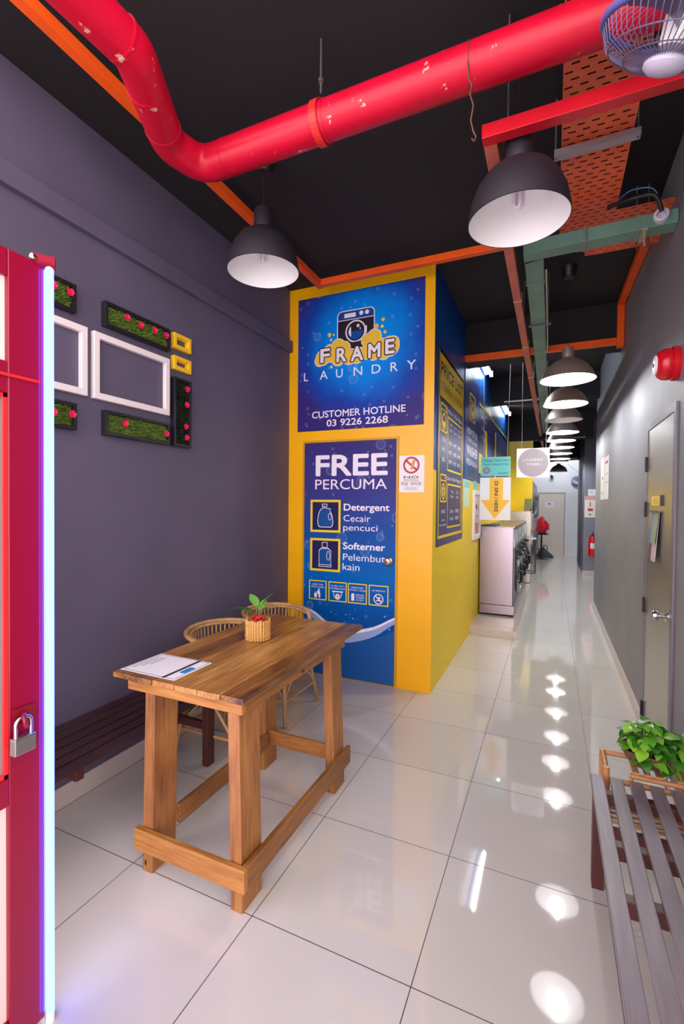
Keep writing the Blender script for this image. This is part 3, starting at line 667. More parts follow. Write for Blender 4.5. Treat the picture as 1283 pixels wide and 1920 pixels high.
MB().box(1.40, 1.43, .975, 1.105, 3.012, 3.0215).tube([(1.415, .985, 3.01), (1.415, .985, 2.93)], .004, 8).build('strap', mat('putty_strap', (150, 150, 128), .5), T)
for y in (2.2, 5.0): MB().tube([(.93, y, 3.02), (.93, y, ZC)], .004, 8).box(.78, .95, y-.01, y+.01, 3.008, 3.022).build('hanger', ROD, T)
MB().tube(arc_pts([(.925, 1.25, 3.02), (.925, 1.5, 3.01), (.92, 2.8, 3.03), (.91, 3.0, 3.02)], .1), .005, 8).build('side_cable', CORD, T, True)
# perforated cable tray
def perforated(mb, x0, x1, y0, y1, z, px, py, hx, hy, keep=lambda x, y: True, th=.002):
    nx = max(1, round((x1-x0)/px)); ny = max(1, round((y1-y0)/py)); ax, ay = (x1-x0)/nx, (y1-y0)/ny
    for j in range(ny):
        for i in range(nx):
            a, b, c, d = x0+i*ax, x0+(i+1)*ax, y0+j*ay, y0+(j+1)*ay
            cx, cy = (a+b)/2+(ax*.22 if j % 2 else -ax*.22)*.9, (c+d)/2
            if not keep((a+b)/2, cy): continue
            o = [mb.V(p) for p in ((a, c, z), (b, c, z), (b, d, z), (a, d, z))]
            h = [mb.V(p) for p in ((cx-hx/2, cy-hy/2, z), (cx+hx/2, cy-hy/2, z), (cx+hx/2, cy+hy/2, z), (cx-hx/2, cy+hy/2, z))]
            for k in range(4): mb.F([o[k], o[(k+1) % 4], h[(k+1) % 4], h[k]])
    return mb
T = thing('cable_tray', 'perforated orange cable tray hanging from the ceiling by the corridor wall', 'tray', (1.14, 0, 3.2))
TZ = 3.2
mb = perforated(MB(),   .998, 1.285, -1.08, 1.06, TZ, .058, .036, .030, .011)
for x in (.998, 1.285): mb.box(x-.0015, x+.0015, -1.08, 1.06, TZ, TZ+.045)
o = mb.build('straight_tray', TRAY, T); sm = o.modifiers.new('thick', 'SOLIDIFY'); sm.thickness = .0018; sm.offset = 1
mb = perforated(MB(), .998, XW-.002, 1.062, 1.54, TZ, .052, .036, .028, .011, lambda x, y: not (x < 1.205 and y > 1.38+(x-1.03)*.95))
mb.box(1.21, XW-.002, 1.5385, 1.5415, TZ, TZ+.045)
o = mb.build('corner_tray', TRAY, T); sm = o.modifiers.new('thick', 'SOLIDIFY'); sm.thickness = .0018; sm.offset = 1
MB().bar((.965, .445, TZ-.02), (1.315, .445, TZ-.02), .04, .03).build('strut', mat('zinc_strut', (160, 152, 160), .4, .5), T)
for x, y in ((.972, .445), (1.305, .445), (.972, -.45), (1.305, -.45), (1.42, 1.30), (1.48, 1.30)): MB().tube([(x, y, TZ-.04 if y == .445 else TZ-.13 if y > 1 else TZ-.02), (x, y, ZC)], .0045, 8).build('rod', ROD, T)
J = thing('junction_fitting', 'round white cable fitting on the green duct', 'fitting', (1.49, .985, 3.10))
MB().lathe([(.036, 0), (.036, .03), (.030, .034), (.022, .034), (.020, .012), (0, .012)], (1.49, .985, 3.065), (-.15, -.98, .1)).build('collar', mat('pale_lilac_plastic', (206, 200, 216), .4), J, True)
tag(MB().tube(arc_pts([(1.24, 1.0, 3.19), (1.34, .93, 3.17), (1.45, .90, 3.16), (1.487, .95, 3.08)], .08), .011, 12).build('power_cable', BLACK, None, True), 'short thick black cable looping from the tray into the green duct', 'cable')
tag(MB().tube(arc_pts([(1.26, 1.01, 3.20), (1.34, .95, 3.23), (1.45, .93, 3.21), (1.488, .955, 3.09)], .08), .0035, 8).build('blue_cable', mat('blue_insulation', (70, 120, 180), .4), None, True), 'thin blue cable looping over the black cable at the tray', 'cable')
for (x0, x1, y, z), lb in zip(((.30, .86, 5.385, 3.075), (.98, 1.57, 8.53, 2.915), (.98, 1.57, 11.58, 2.77)), ('nearer the washers', 'over the passage with the extinguisher', 'by the far end wall')):
    tag(MB().tube([(x0, y, z), (x1, y, z)], .011, 10).build('ceiling_conduit', WHITE, None, True), 'thin white conduit along a black beam '+lb, 'conduit')
tag(MB().tube([(.69+.022*math.sin(k*.9), 3.52+.004*k, 3.40-.0085*k) for k in range(30)], .003, 6).build('coiled_cable', mat('grey_cable', (150, 150, 158), .5), None, True), 'loose grey cable dangling behind the orange beam trunking', 'cable')

# ------------------------------------------------------------------ lamps
SHADE_IN = mat('white_shade_enamel', (248, 247, 247), .45)
SHADE_BLACK = mat('black_shade_enamel', (34, 29, 38), .55)
SHADE_NICKEL = mat('brushed_nickel', (190, 172, 160), .42, .75)
BULB = mat_emit('lit_bulb', (.98, .98, 1.0), PENDANT_POWER)
BULB_OFF = mat('unlit_bulb', (235, 225, 235), .3)
def pendant(name, label, loc, R, black, lit, ctop, group):
    t = thing(name, label, 'lamp', loc, group); x, y, z = loc; o = loc
    if black:
        prof = [(R, 0), (R*.985, .03), (R*.93, .085), (R*.82, .14), (R*.65, .185), (R*.45, .213), (R*.27, .228)]; st = .228
        sock = [(.052, .222), (.055, .232), (.053, .335), (.046, .345), (.012, .350), (0, .350)]
    else:
        prof = [(R, 0), (R*.97, .012), (R*.86, .062), (R*.70, .108), (R*.50, .143), (R*.30, .165), (R*.20, .178)]; st = .178
        sock = [(.042, .172), (.042, .25), (.037, .258), (.010, .262), (0, .262)]
    MB().lathe(prof, o, n=56).lathe([(R, 0), (R-.003, -.002), (R-.004, .002)], o, n=56).build('shade', SHADE_BLACK if black else SHADE_NICKEL, t, True)
    MB().lathe([(r-.004, h+.001) for r, h in prof[:-1]]+[(.03, st-.005), (0, st-.004)], o, n=56).build('shade_lining', SHADE_IN, t, True)
    MB().lathe(sock, o, n=32).build('socket', SHADE_BLACK if black else SHADE_NICKEL, t, True)
    MB().tube([(x, y, z+sock[-1][1]-.004), (x, y, ctop)], .0032, 8).build('cord', BLACK, t)
    if ctop > ZC-.01: MB().lathe([(.058, 0), (.056, -.012), (.046, -.075), (.036, -.088), (0, -.088)], (x, y, ctop), n=28).build('ceiling_rose', BLACK, t, True)
    if lit:
        MB().lathe([(.0, .014), (.026, .018), (.046, .034), (.052, .06), (.044, .09), (.022, .122), (.015, .165)], o, n=24).build('bulb', BULB, t, True)
    elif black:
        b = MB()
        for a in (0, PI/2, PI, 3*PI/2):
            cx, cy = .019*math.cos(a+.4), .019*math.sin(a+.4); b.tube([(x+cx, y+cy, z+.20), (x+cx, y+cy, z+.065), (x+cx*.2, y+cy*.2, z+.052)], .0075, 10)
        b.build('bulb', BULB_OFF, t, True)
    else:
        MB().lathe([(.0, .018), (.030, .034), (.034, .055), (.016, .115), (.014, .16)], o, n=20).build('bulb', BULB_OFF, t, True)
    return t
pendant('pendant_lamp', 'unlit black dome pendant in front of the dark wall and sign', (-.51, .199, 2.809), .20, True, False, ZC, 'black dome pendants')
pendant('pendant_lamp', 'unlit black dome pendant under the red trunking by the cable tray', (.836, .048, 2.684), .20, True, False, ZC, 'black dome pendants')
ROW = [(1.08, 2.19, 2.54, 1), (1.088, 3.225, 2.545, 1), (1.09, 4.17, 2.545, 0), (1.096, 5.07, 2.525, 1), (1.094, 6.06, 2.539, 1), (1.11, 6.96, 2.535, 1), (1.115, 8.05, 2.54, 1), (1.12, 9.15, 2.54, 1), (1.12, 10.0, 2.54, 1), (1.12, 11.1, 2.40, 0)]
NTH = ('first', 'second', 'third', 'fourth', 'fifth', 'sixth', 'seventh', 'eighth', 'ninth', 'tenth')
for k, (x, y, z, lit) in enumerate(ROW):
    pendant('pendant_lamp', ('lit' if lit else 'unlit')+' brushed nickel pendant, '+NTH[k]+' in the corridor row from the booth', (x, y, z), .209, False, lit, ZC, 'nickel pendants down the corridor')
TUBE = mat_emit('fluorescent_tube', (.88, .97, 1.0), TUBE_POWER)
for y0, lb in ((3.42, 'white fluorescent batten high on the wall just behind the orange beam'), (6.42, 'white fluorescent batten high on the wall above the far washers')):
    t = thing('ceiling_batten', lb, 'lamp', (.19, y0+.6, 3.3), 'wall battens over the washers')
    MB().box(XR+.006, .205, y0, y0+1.2, 3.305, 3.345).box(XR+.006, XR+.03, y0+.1, y0+1.1, 3.27, 3.305).build('housing', WHITE, t)
    MB().tube([(.20, y0+.015, 3.285), (.20, y0+1.185, 3.285)], .016, 14).build('tube', TUBE, t, True)
    for ya_ in (y0-.005, y0+1.186): MB().box(.18, .222, ya_, ya_+.019, 3.266, 3.345).build('end_cap', WHITE, t)

t = thing('ceiling_batten', 'unseen batten added to brighten the end wall from behind the last black beam', 'lamp', (.95, 12.5, 3.3))  # out of view; added to lift the brightness of the end wall
MB().box(.35, 1.55, 12.47, 12.53, 3.36, ZC).build('housing', WHITE, t)
MB().tube([(.365, 12.5, 3.33), (1.535, 12.5, 3.33)], .016, 14).build('tube', mat_emit('end_wall_fill_tube', (.90, .96, 1.0), TUBE_POWER*3.0), t, True)
for xa_ in (.345, 1.54): MB().box(xa_, xa_+.015, 12.47, 12.53, 3.31, ZC).build('end_cap', WHITE, t)

# ------------------------------------------------------------------ red door leaf with LED batten
L = thing('red_door_leaf', 'open red framed shop door leaf edged with a blue light strip', 'door', (-.338, -1.157, 0))
LEAF = mat('red_door_enamel', (132, 0, 40), .3)
x0, x1 = -.378, -.338; ya, yb = -1.157, -1.97
mb = MB()
mb.box(x0, x1, ya-.085, ya, .02, 2.183).box(x0, x1, yb, yb+.08, .02, 2.183)
for z0, z1 in ((2.112, 2.183), (1.802, 1.887), (.694, .770), (.02, .10)): mb.box(x0, x1, yb+.08, ya-.085, z0, z1)
mb.build('door_frame', LEAF, L, bevel=.003)
mb = MB()
for z0, z1 in ((.771, 1.801),):
    mb.box(x1-.012, x1-.004, ya-.095, ya-.085, z0, z1).box(x1-.012, x1-.004, yb+.08, ya-.085, z0, z0+.01).box(x1-.012, x1-.004, yb+.08, ya-.085, z1-.01, z1)
mb.box(x1, x1+.008, yb, ya-.005, 1.846, 1.853)
mb.build('glazing_bead', mat('bright_red_enamel', (232, 40, 40), .3), L)
PANEL = mat('off_white_panel', (226, 200, 196), .5)
MB().box(x0+.012, x1-.014, yb+.075, ya-.08, 1.882, 2.117).build('top_panel', PANEL, L)
MB().box(x0+.012, x1-.014, yb+.075, ya-.08, .095, .70).build('bottom_panel', PANEL, L)
gm = mat('door_glass', (200, 200, 204), .03, 0, .8); gm.node_tree.nodes['Principled BSDF'].inputs['Transmission Weight'].default_value = .55; gm.node_tree.nodes['Principled BSDF'].inputs['IOR'].default_value = 1.9
MB().box(x0+.016, x1-.016, yb+.07, ya-.075, .765, 1.807).build('door_glass', gm, L)
br = MB().tube([(-.358, ya-.012, 2.193), (-.323, ya+.034, 2.193)], .019, 18)  .build('pivot_bracket', mat('matt_red_enamel', (130, 2, 36), .6, spec=.2), L, True)
MB().lathe([(.009, 0), (.009, .004), (0, .005)], (-.338, ya-.02, 2.192), (1, -.3, .2), 12).build('bracket_screw', CHROME, br)
MB().box(-.363, -.340, ya, ya+.011, .02, 2.183).build('edge_strip', LEAF, L)
LED = mat_emit('led_strip_glow', LED_COLOR, 1.0)
t = thing('led_light_strip', 'vertical blue white light tube on the edge of the red door', 'lamp', (-.331, ya+.024, .03))
MB().tube([(-.331, ya+.0225, .03), (-.331, ya+.0225, 2.173)], .0108, 16).build('light_tube', LED, t, True)
MB().tube([(-.331, ya+.0225, 2.173), (-.331, ya+.0225, 2.180)], .0115, 16).build('end_cap', WHITE, t); MB().tube([(-.331, ya+.0225, .0), (-.331, ya+.0225, .03)], .0115, 16).build('end_cap', WHITE, t)
MB().box(-.362, -.343, ya+.0112, ya+.036, .0, 2.176).build('holder', mat('pale_channel', (190, 180, 210), .5), t)
K = thing('padlock', 'steel padlock hanging from the red hasp of the door leaf', 'lock', (-.31, -1.22, .87))
MB().box(-.324, -.301, -1.249, -1.192, .837, .883).build('lock_body', mat_brushed('satin_lock_steel', (176, 168, 170), .3, 1), K, bevel=.003)
MB().tube(arc_pts([(-.312, -1.240, .88), (-.312, -1.240, .933), (-.312, -1.200, .933), (-.312, -1.200, .88)], .02, 8), .0048, 12).build('shackle', CHROME, K, True)
HS = thing('red_hasp', 'small red hasp ring bolted to the red door leaf above the padlock', 'hasp', (-.338, -1.21, .93))
MB().lathe([(.018+.006*math.cos(a), .006*math.sin(a)) for a in [2*PI*k/12 for k in range(13)]], (-.319, -1.213, .920), (.4, .8, .1), 20).build('hasp_ring', LEAF, HS, True)
MB().box(-.3375, -.331, -1.232, -1.175, .918, .952).build('hasp_plate', mat('dark_red_enamel', (120, 6, 24), .4), HS)

# ------------------------------------------------------------------ wall pieces on the dark wall
BOXM = mat('black_box_frame', (28, 24, 32), .4)
MOSS = mat_leaf('artificial_grass', (62, 92, 36), (112, 138, 56), (150, 164, 84))
PETAL = mat('pink_petal', (232, 30, 92), .5); MOSSDARK = mat_leaf('dark_grass', (22, 32, 24), (40, 52, 36), (56, 66, 44))  # second grass is the darker one of the upright box
def flower(par, y, z, s=.02):
    mb = MB(); rr = random.Random(int(y*1000+z*777)); c = Vector((XL+.042, y, z))
    for ring, (rad, n, lift) in enumerate(((s, 6, .0), (s*.62, 5, .008))):
        for k in range(n):
            a = 2*PI*k/n+ring*.5+rr.random()*.3; d = Vector((.25, math.cos(a), math.sin(a))); e = Vector((0, -math.sin(a), math.cos(a)))
            base = c+Vector((lift*.5, 0, 0)); mid = base+d*rad*.6; tip = base+d*rad+Vector((lift+.003, 0, 0))
            v = [mb.V(p) for p in (base, mid+e*rad*.42, tip+e*rad*.2, tip-e*rad*.2, mid-e*rad*.42)]; mb.F(v)
    mb.lathe([(.004, 0), (.003, .006), (0, .007)], c+Vector((.004, 0, 0)), (1, 0, 0), 8)
    return mb.build('flower', PETAL, par)
def green_box(label, y0, y1, z0, z1, fl, dark=False):
    t = thing('planter_frame', label, 'wall decoration', (XL, (y0+y1)/2, (z0+z1)/2), 'grass boxes on the dark wall')
    MB().ring(*inset(y0, y1, z0, z1, .016), lwall, .0, .036).build('box_frame', BOXM, t, bevel=.001)
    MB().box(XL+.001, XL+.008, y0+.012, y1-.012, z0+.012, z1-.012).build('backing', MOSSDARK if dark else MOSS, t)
    mb = MB(); rr = random.Random(int(y0*91+z0*57)); n = int((y1-y0)*(z1-z0)*26000)
    for _ in range(n):
        y = rr.uniform(y0+.02, y1-.02); z = rr.uniform(z0+.02, z1-.02); a = rr.uniform(0, 2*PI); h = rr.uniform(.022, .036 if not dark else .028); w = .0028
        d = Vector((1, rr.uniform(-.6, .6), rr.uniform(-.6, .6))).normalized()*h; e = Vector((0, math.cos(a), math.sin(a)))*w
        p = Vector((XL+.006, y, z)); mb.F([mb.V(p-e), mb.V(p+e), mb.V(p+d)])
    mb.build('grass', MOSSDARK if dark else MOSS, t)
    for y, z in fl: flower(t, y, z)
    return t
green_box('long grass box with four pink flowers above the complete white frame', -.269, .188, 2.450, 2.581, [(-.145, 2.535), (-.05, 2.525), (.052, 2.53), (.143, 2.53)])
green_box('long grass box with two pink flowers below the complete white frame', -.269, .190, 1.872, 2.005, [(-.155, 1.95), (.145, 1.935)])
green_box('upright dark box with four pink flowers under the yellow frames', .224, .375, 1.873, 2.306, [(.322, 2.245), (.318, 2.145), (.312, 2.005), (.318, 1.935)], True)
green_box('grass box half hidden by the light strip, upper of the two', -.89, -.434, 2.450, 2.588, [(-.475, 2.535), (-.56, 2.535), (-.70, 2.52), (-.80, 2.53)])
green_box('grass box half hidden by the light strip, lower of the two', -.89, -.431, 1.872, 2.004, [(-.465, 1.945), (-.56, 1.94), (-.72, 1.93)])
def wall_frame(name, label, y0, y1, z0, z1, w, dep, M, group, lip=0):
    t = thing(name, label, 'frame', (XL, (y0+y1)/2, (z0+z1)/2), group)
    MB().ring(*inset(y0, y1, z0, z1, w), lwall, 0, dep).build('moulding', M, t, bevel=.003)
    if lip: MB().ring(*inset(y0+w*.7, y1-w*.7, z0+w*.7, z1-w*.7, lip), lwall, 0, dep*.55).build('inner_lip', M, t)
    return t
PINKW = mat('white_frame_paint', (232, 222, 222), .45)
wall_frame('picture_frame', 'empty white picture frame, fully in view between the grass boxes', -.330, .194, 2.055, 2.404, .034, .028, PINKW, 'empty white picture frames')
wall_frame('picture_frame', 'empty white picture frame partly behind the blue light strip', -.890, -.366, 2.056, 2.405, .034, .028, PINKW, 'empty white picture frames')
YF_M = mat('yellow_frame_paint', (238, 190, 32), .4)
wall_frame('small_frame', 'small yellow square frame, upper of the pair', .227, .379, 2.488, 2.585, .024, .030, YF_M, 'small yellow frames', .014)
wall_frame('small_frame', 'small yellow square frame, lower of the pair', .227, .380, 2.355, 2.443, .024, .030, YF_M, 'small yellow frames', .014)

# ------------------------------------------------------------------ corridor wall pieces
t = thing('fire_alarm_bell', 'round red alarm bell on the grey wall above the steel door', 'alarm bell', (XW, .93, 2.26))
BY, BZ = .93, 2.265; ax = (-1, 0, 0)
MB().lathe([(.085, 0), (.088, .012), (.088, .03), (.080, .035)], (XW, BY, BZ), ax, 40).build('back_box', mat('bell_red', (196, 16, 34), .25), t, True)
MB().lathe([(.078, .034), (.082, .045), (.080, .07), (.066, .092), (.050, .100), (.048, .1)], (XW, BY, BZ), ax, 48).build('gong', mat('bell_red', (196, 16, 34), .25), t, True)
MB().lathe([(.050, .099), (.050, .106), (.030, .110), (.0, .110)], (XW, BY, BZ), ax, 40).build('center_plate', WHITE, t, True)
MB().lathe([(.012, .110), (.012, .115), (0, .116)], (XW, BY, BZ), ax, 16).build('bolt', INK, t, True)
for y0, y1, lb, bits in ((4.14, 4.56, 'white notice sheet on the corridor wall, closer of two to the steel door', ((4.2, 4.5, 2.03, 2.06, REDINK), (4.2, 4.5, 1.9, 1.91, GREYINK), (4.2, 4.5, 1.8, 1.81, GREYINK))), (4.62, 5.06, 'cream notice sheet on the corridor wall, farther of two from the steel door', ((4.78, 4.88, 1.86, 1.90, INK), (4.7, 4.98, 1.68, 1.70, mat('green_ink', (150, 180, 120), .5))))):
    t = thing('wall_notice', lb, 'notice', (XW, (y0+y1)/2, 1.85))
    MB().box(XW-.004, XW-.0005, y0, y1, 1.603, 2.115 if y0 < 4.5 else 2.13).build('sheet', PAPER if y0 < 4.5 else mat('cream_paper', (226, 222, 200), .6), t)
    for k, (a, b, c, d, M) in enumerate(bits): MB().prism(rect(a, b, c, d), rwall, .0042, .0048).build('printed_mark', M, t)
t = thing('sticky_note', 'square yellow note stuck on the steel door', 'note', (XW-.01, 1.38, 1.555))
MB().box(XW-.0115, XW-.0085, 1.26, 1.505, 1.525, 1.582).build('paper_square', mat('note_yellow', (240, 214, 110), .6), t); MB().prism(rect(1.30, 1.45, 1.535, 1.570), rwall, .0116, .0122).build('note_center', mat('note_gold', (228, 184, 70), .6), t)
tag(MB().box(XW-.020, XW-.0085, 1.185, 1.21, 1.523, 1.585).build('door_latch_tab', BLACK), 'narrow black tab next to the yellow note on the steel door', 'tab')
t = thing('paper_bundle', 'bundle of coloured flyers hanging from the steel door', 'papers', (XW-.01, 1.33, 1.49))
def leafsheet(name, y0, y1, yb0, yb1, z0, z1, d0, d1, M):
    MB().hexa([rwall(yb0, z0, d1), rwall(yb1, z0, d1), rwall(y1, z1, d0), rwall(y0, z1, d0), rwall(yb0, z0, d1+.003), rwall(yb1, z0, d1+.003), rwall(y1, z1, d0+.003), rwall(y0, z1, d0+.003)]).build(name, M, t)
leafsheet('brown_flyer', 1.34, 1.44, 1.39, 1.53, 1.187, 1.486, .0125, .018, mat('brown_flyer_print', (120, 92, 84), .4))
leafsheet('blue_flyer', 1.30, 1.445, 1.36, 1.49, 1.29, 1.489, .016, .023, mat('blue_flyer_print', (110, 140, 190), .4))
leafsheet('pink_flyer', 1.24, 1.36, 1.26, 1.38, 1.19, 1.487, .012, .030, mat('pale_pink_print', (214, 196, 206), .4))
leafsheet('green_flyer', 1.22, 1.33, 1.25, 1.36, 1.30, 1.488, .020, .034, mat('sage_flyer_print', (150, 168, 140), .4))
MB().box(XW-.03, XW-.0085, 1.21, 1.45, 1.484, 1.494).build('clip', mat('dark_clip', (70, 80, 74), .4), t)
fn = facing(9.56)
t = thing('notice_board', 'white notice sheet headed NOTICE on the slate wall above the extinguisher', 'notice', (1.76, 9.56, 1.5))
MB().box(1.635, 1.885, 9.556, 9.5595, 1.275, 1.738).build('sheet', mat('ivory_paper', (226, 220, 206), .6), t)
MB().prism(rect(1.645, 1.875, 1.665, 1.728), fn, .0042, .0048).build('header_print', mat('header_red', (204, 70, 54), .5), t)
mb = MB(); put_text(mb, 'NOTICE', fn, 1.66, 1.86, 1.676, .04, .02, .0054); mb.build('lettering', WHITEINK, t)
mb = MB(); mb.prism(circ(1.745, 1.60, .014, 12), fn, .0042, .0048); mb.prism(rect(1.735, 1.755, 1.53, 1.585), fn, .0042, .0048); mb.prism(rect(1.725, 1.765, 1.52, 1.53), fn, .0042, .0048); mb.prism(rrect(1.715, 1.775, 1.325, 1.35, .008, 3), fn, .0042, .0048); mb.build('pictogram', mat('slate_ink', (90, 96, 104), .5), t)
MB().prism(rect(1.70, 1.80, 1.415, 1.475), fn, .0042, .0048).build('red_print', mat('brick_ink', (150, 52, 46), .5), t)
t = thing('no_entry_notice', 'small white sheet with a faint round symbol above the NOTICE sheet', 'notice', (1.77, 9.56, 1.82))
MB().box(1.70, 1.86, 9.556, 9.5595, 1.752, 1.894).build('sheet', PAPER, t); MB().ring(circ(1.765, 1.83, .035, 24), circ(1.765, 1.83, .028, 24), fn, .0042, .0048).prism([(1.742, 1.853), (1.748, 1.857), (1.788, 1.807), (1.782, 1.803)], fn, .0042, .0048).build('symbol_print', GREYINK, t)
t = thing('fire_extinguisher', 'red fire extinguisher hung on the slate wall past the corridor wall', 'fire extinguisher', (1.79, 9.48, .43))
EX = (1.80, 9.485, .43); er = mat('extinguisher_red', (206, 16, 30), .25)
MB().lathe([(0, 0), (.066, 0), (.070, .012), (.070, .36), (.060, .395), (.034, .425), (.028, .45), (0, .45)], EX, n=32).build('cylinder', er, t, True)
MB().lathe([(.026, .45), (.026, .475), (.016, .48), (.016, .5), (0, .5)], EX, n=16).bar((1.80, 9.44, .945), (1.80, 9.53, .935), .02, .012).bar((1.80, 9.43, .975), (1.80, 9.52, .955), .02, .008).build('valve', BLACK, t, True)
MB().tube(arc_pts([(1.79, 9.46, .90), (1.74, 9.43, .88), (1.722, 9.43, .70), (1.725, 9.44, .50)], .06), .011, 10).lathe([(.012, 0), (.018, -.06)], (1.725, 9.44, .50), n=12).build('hose', er, t, True)
MB().ring(rect(-.5, .5, .2, .30), rect(-.5, .5, .2, .30), lambda u, v, d: (1.80+.0706*math.sin(u*2), 9.485-.0706*math.cos(u*2), .43+v), 0, 0).build('label_edge', PAPER, t) if False else None
mb = MB(); us = [-.75+1.5*k/12 for k in range(13)]
rows_ = [[mb.V((1.80+.0708*math.sin(a), 9.485-.0708*math.cos(a), .43+h)) for a in us] for h in (.17, .29)]
for k in range(12): mb.F([rows_[0][k], rows_[0][k+1], rows_[1][k+1], rows_[1][k]])
mb.build('paper_label', PAPER, t, True)
MB().box(1.775, 1.825, 9.553, 9.5595, .74, .90).build('bracket', STEEL, t)
fb = facing(13.702)
t = thing('door_notice', 'white notice sheet with a red mark on the far beige door', 'notice', (.91, 13.7, 1.56))
MB().box(.775, 1.05, 13.697, 13.7015, 1.47, 1.655).build('sheet', PAPER, t); MB().prism(circ(.905, 1.585, .038, 20, .032), fb, .0052, .006).build('red_print', mat('crimson_print', (180, 50, 80), .5), t); MB().prism(rect(.882, .928, 1.580, 1.590), fb, .0062, .007).build('bar_print', WHITEINK, t)
t = thing('security_camera', 'small white camera on the end wall above the beige door', 'camera', (.97, 13.7, 2.43))
MB().lathe([(.05, 0), (.05, .02), (.02, .03), (.02, .07)], (.97, 13.72, 2.44), (0, -1, 0), 20).build('mount', WHITE, t, True)
MB().lathe([(0, 0), (.042, .004), (.046, .02), (.046, .12), (.040, .13)], (.97, 13.67, 2.44), (-.1, -1, -.15), 24).build('housing', WHITE, t, True)
MB().lathe([(.040, .127), (.030, .131), (0, .128)], (.97, 13.67, 2.44), (-.1, -1, -.15), 24).build('lens', BLACK, t, True)
tag(MB().box(1.828, 1.8395, 12.9, 13.3, 1.5, 2.0).build('end_wall_sheet', mat('pale_green_sheet', (216, 226, 214), .6)), 'pale sheet on the white wall beside the far door', 'notice')
tag(MB().box(1.59, 1.622, 10.75, 11.5, .10, 2.30).box(1.585, 1.5899, 10.85, 10.89, 1.0, 1.12).build('dark_door_leaf', mat('black_door_paint', (40, 40, 46), .4)), 'dark door leaf folded flat against the far passage wall', 'door')

def fan(name, label, c, axis, R, Mb, wall_pt, blade_c):
    c = Vector(c); a = Vector(axis).normalized(); t = thing(name, label, 'fan', c)
    ref = Vector((0, 0, 1)) if abs(a.z) < .9 else Vector((1, 0, 0)); x = a.cross(ref).normalized(); y = a.cross(x)
    P = lambda r, th, h: c+a*h+(x*math.cos(th)+y*math.sin(th))*r
    ringpts = lambda r, h, n=48: [P(r, 2*PI*k/n, h) for k in range(n)]
    mb = MB(); wr = .0014
    for k in range(60):
        th = 2*PI*k/60
        mb.tube([P(R*.28, th+.12, .085), P(R*.6, th+.06, .078), P(R*.9, th, .050), P(R, th, .012)], wr, 5)
        mb.tube([P(R, th, -.012), P(R*.9, th, -.05), P(R*.5, th, -.075), P(R*.25, th, -.078)], wr, 5)
    for r, h in ((R*.6, .079), (R*.85, .058)): mb.tube(ringpts(r, h), wr*1.2, 5, closed=True)
    mb.build('grille', Mb, t, True)
    MB().tube(ringpts(R+.002, 0), .010, 10, closed=True).build('rim', mat('fan_rim_blue', (92, 92, 160), .35), t, True)
    MB().lathe([(R*.30, .082), (R*.30, .094), (R*.24, .104), (R*.10, .110), (0, .111)], c, a, 36).build('grille_cap', mat('fan_cap_lilac', (206, 200, 224), .35), t, True)
    mb = MB()
    for k in range(3):
        th0 = 2*PI*k/3; n = 8; A = []
        for i in range(n+1):
            th = th0+1.35*i/n; q = i/n; A.append([mb.V(P(.03+(R*.88-.03)*j/4, th, .03-.05*q)) for j in range(5)])
        for i in range(n):
            for j in range(4): mb.F([A[i][j], A[i+1][j], A[i+1][j+1], A[i][j+1]])
    mb.build('blades', blade_c, t, True)
    MB().lathe([(0, .06), (.03, .055), (.035, .0), (.035, -.05), (.062, -.075), (.066, -.16), (.05, -.20), (0, -.205)], c, a, 28).build('motor', WHITE, t, True)
    w = Vector(wall_pt); s = c-a*.15
    MB().tube(arc_pts([s, s+(w-s)*.5+Vector((0, 0, .03)), w], .05), .016, 12).build('arm', WHITE, t, True)
    return t, w
FAN_AXIS = (-0.267, 0.344, -0.900)
f, w = fan('wall_fan', 'oscillating fan with lilac cap mounted high near the thick red pipe', (1.262, -0.538, 2.775), FAN_AXIS, .178, mat('fan_wire', (120, 110, 140), .4, .5), (XW-.004, -.46, 2.98), mat('fan_blade', (92, 88, 120), .3))
MB().box(XW-.014, XW-.0005, -.515, -.405, 2.91, 3.05).build('wall_bracket', WHITE, f, bevel=.004)
f, w = fan('wall_fan', 'small blue grey fan on the far white side wall', (1.66, 13.25, 2.21), (-.55, -1, -.25), .185, mat('far_fan_wire', (110, 124, 146), .4, .3), (1.838, 13.32, 2.30), mat('far_fan_blade', (120, 150, 190), .3))
MB().box(1.826, 1.8395, 13.27, 13.37, 2.22, 2.38).build('wall_bracket', WHITE, f)
tag(MB().tube(arc_pts([(1.836, 13.3, 2.39), (1.60, 13.70, 2.62), (1.40, 13.712, 2.80)], .1), .006, 6).build('fan_flex', mat('grey_flex', (150, 152, 160), .5), None, True), 'grey flex running up the end wall from the far fan', 'cord')

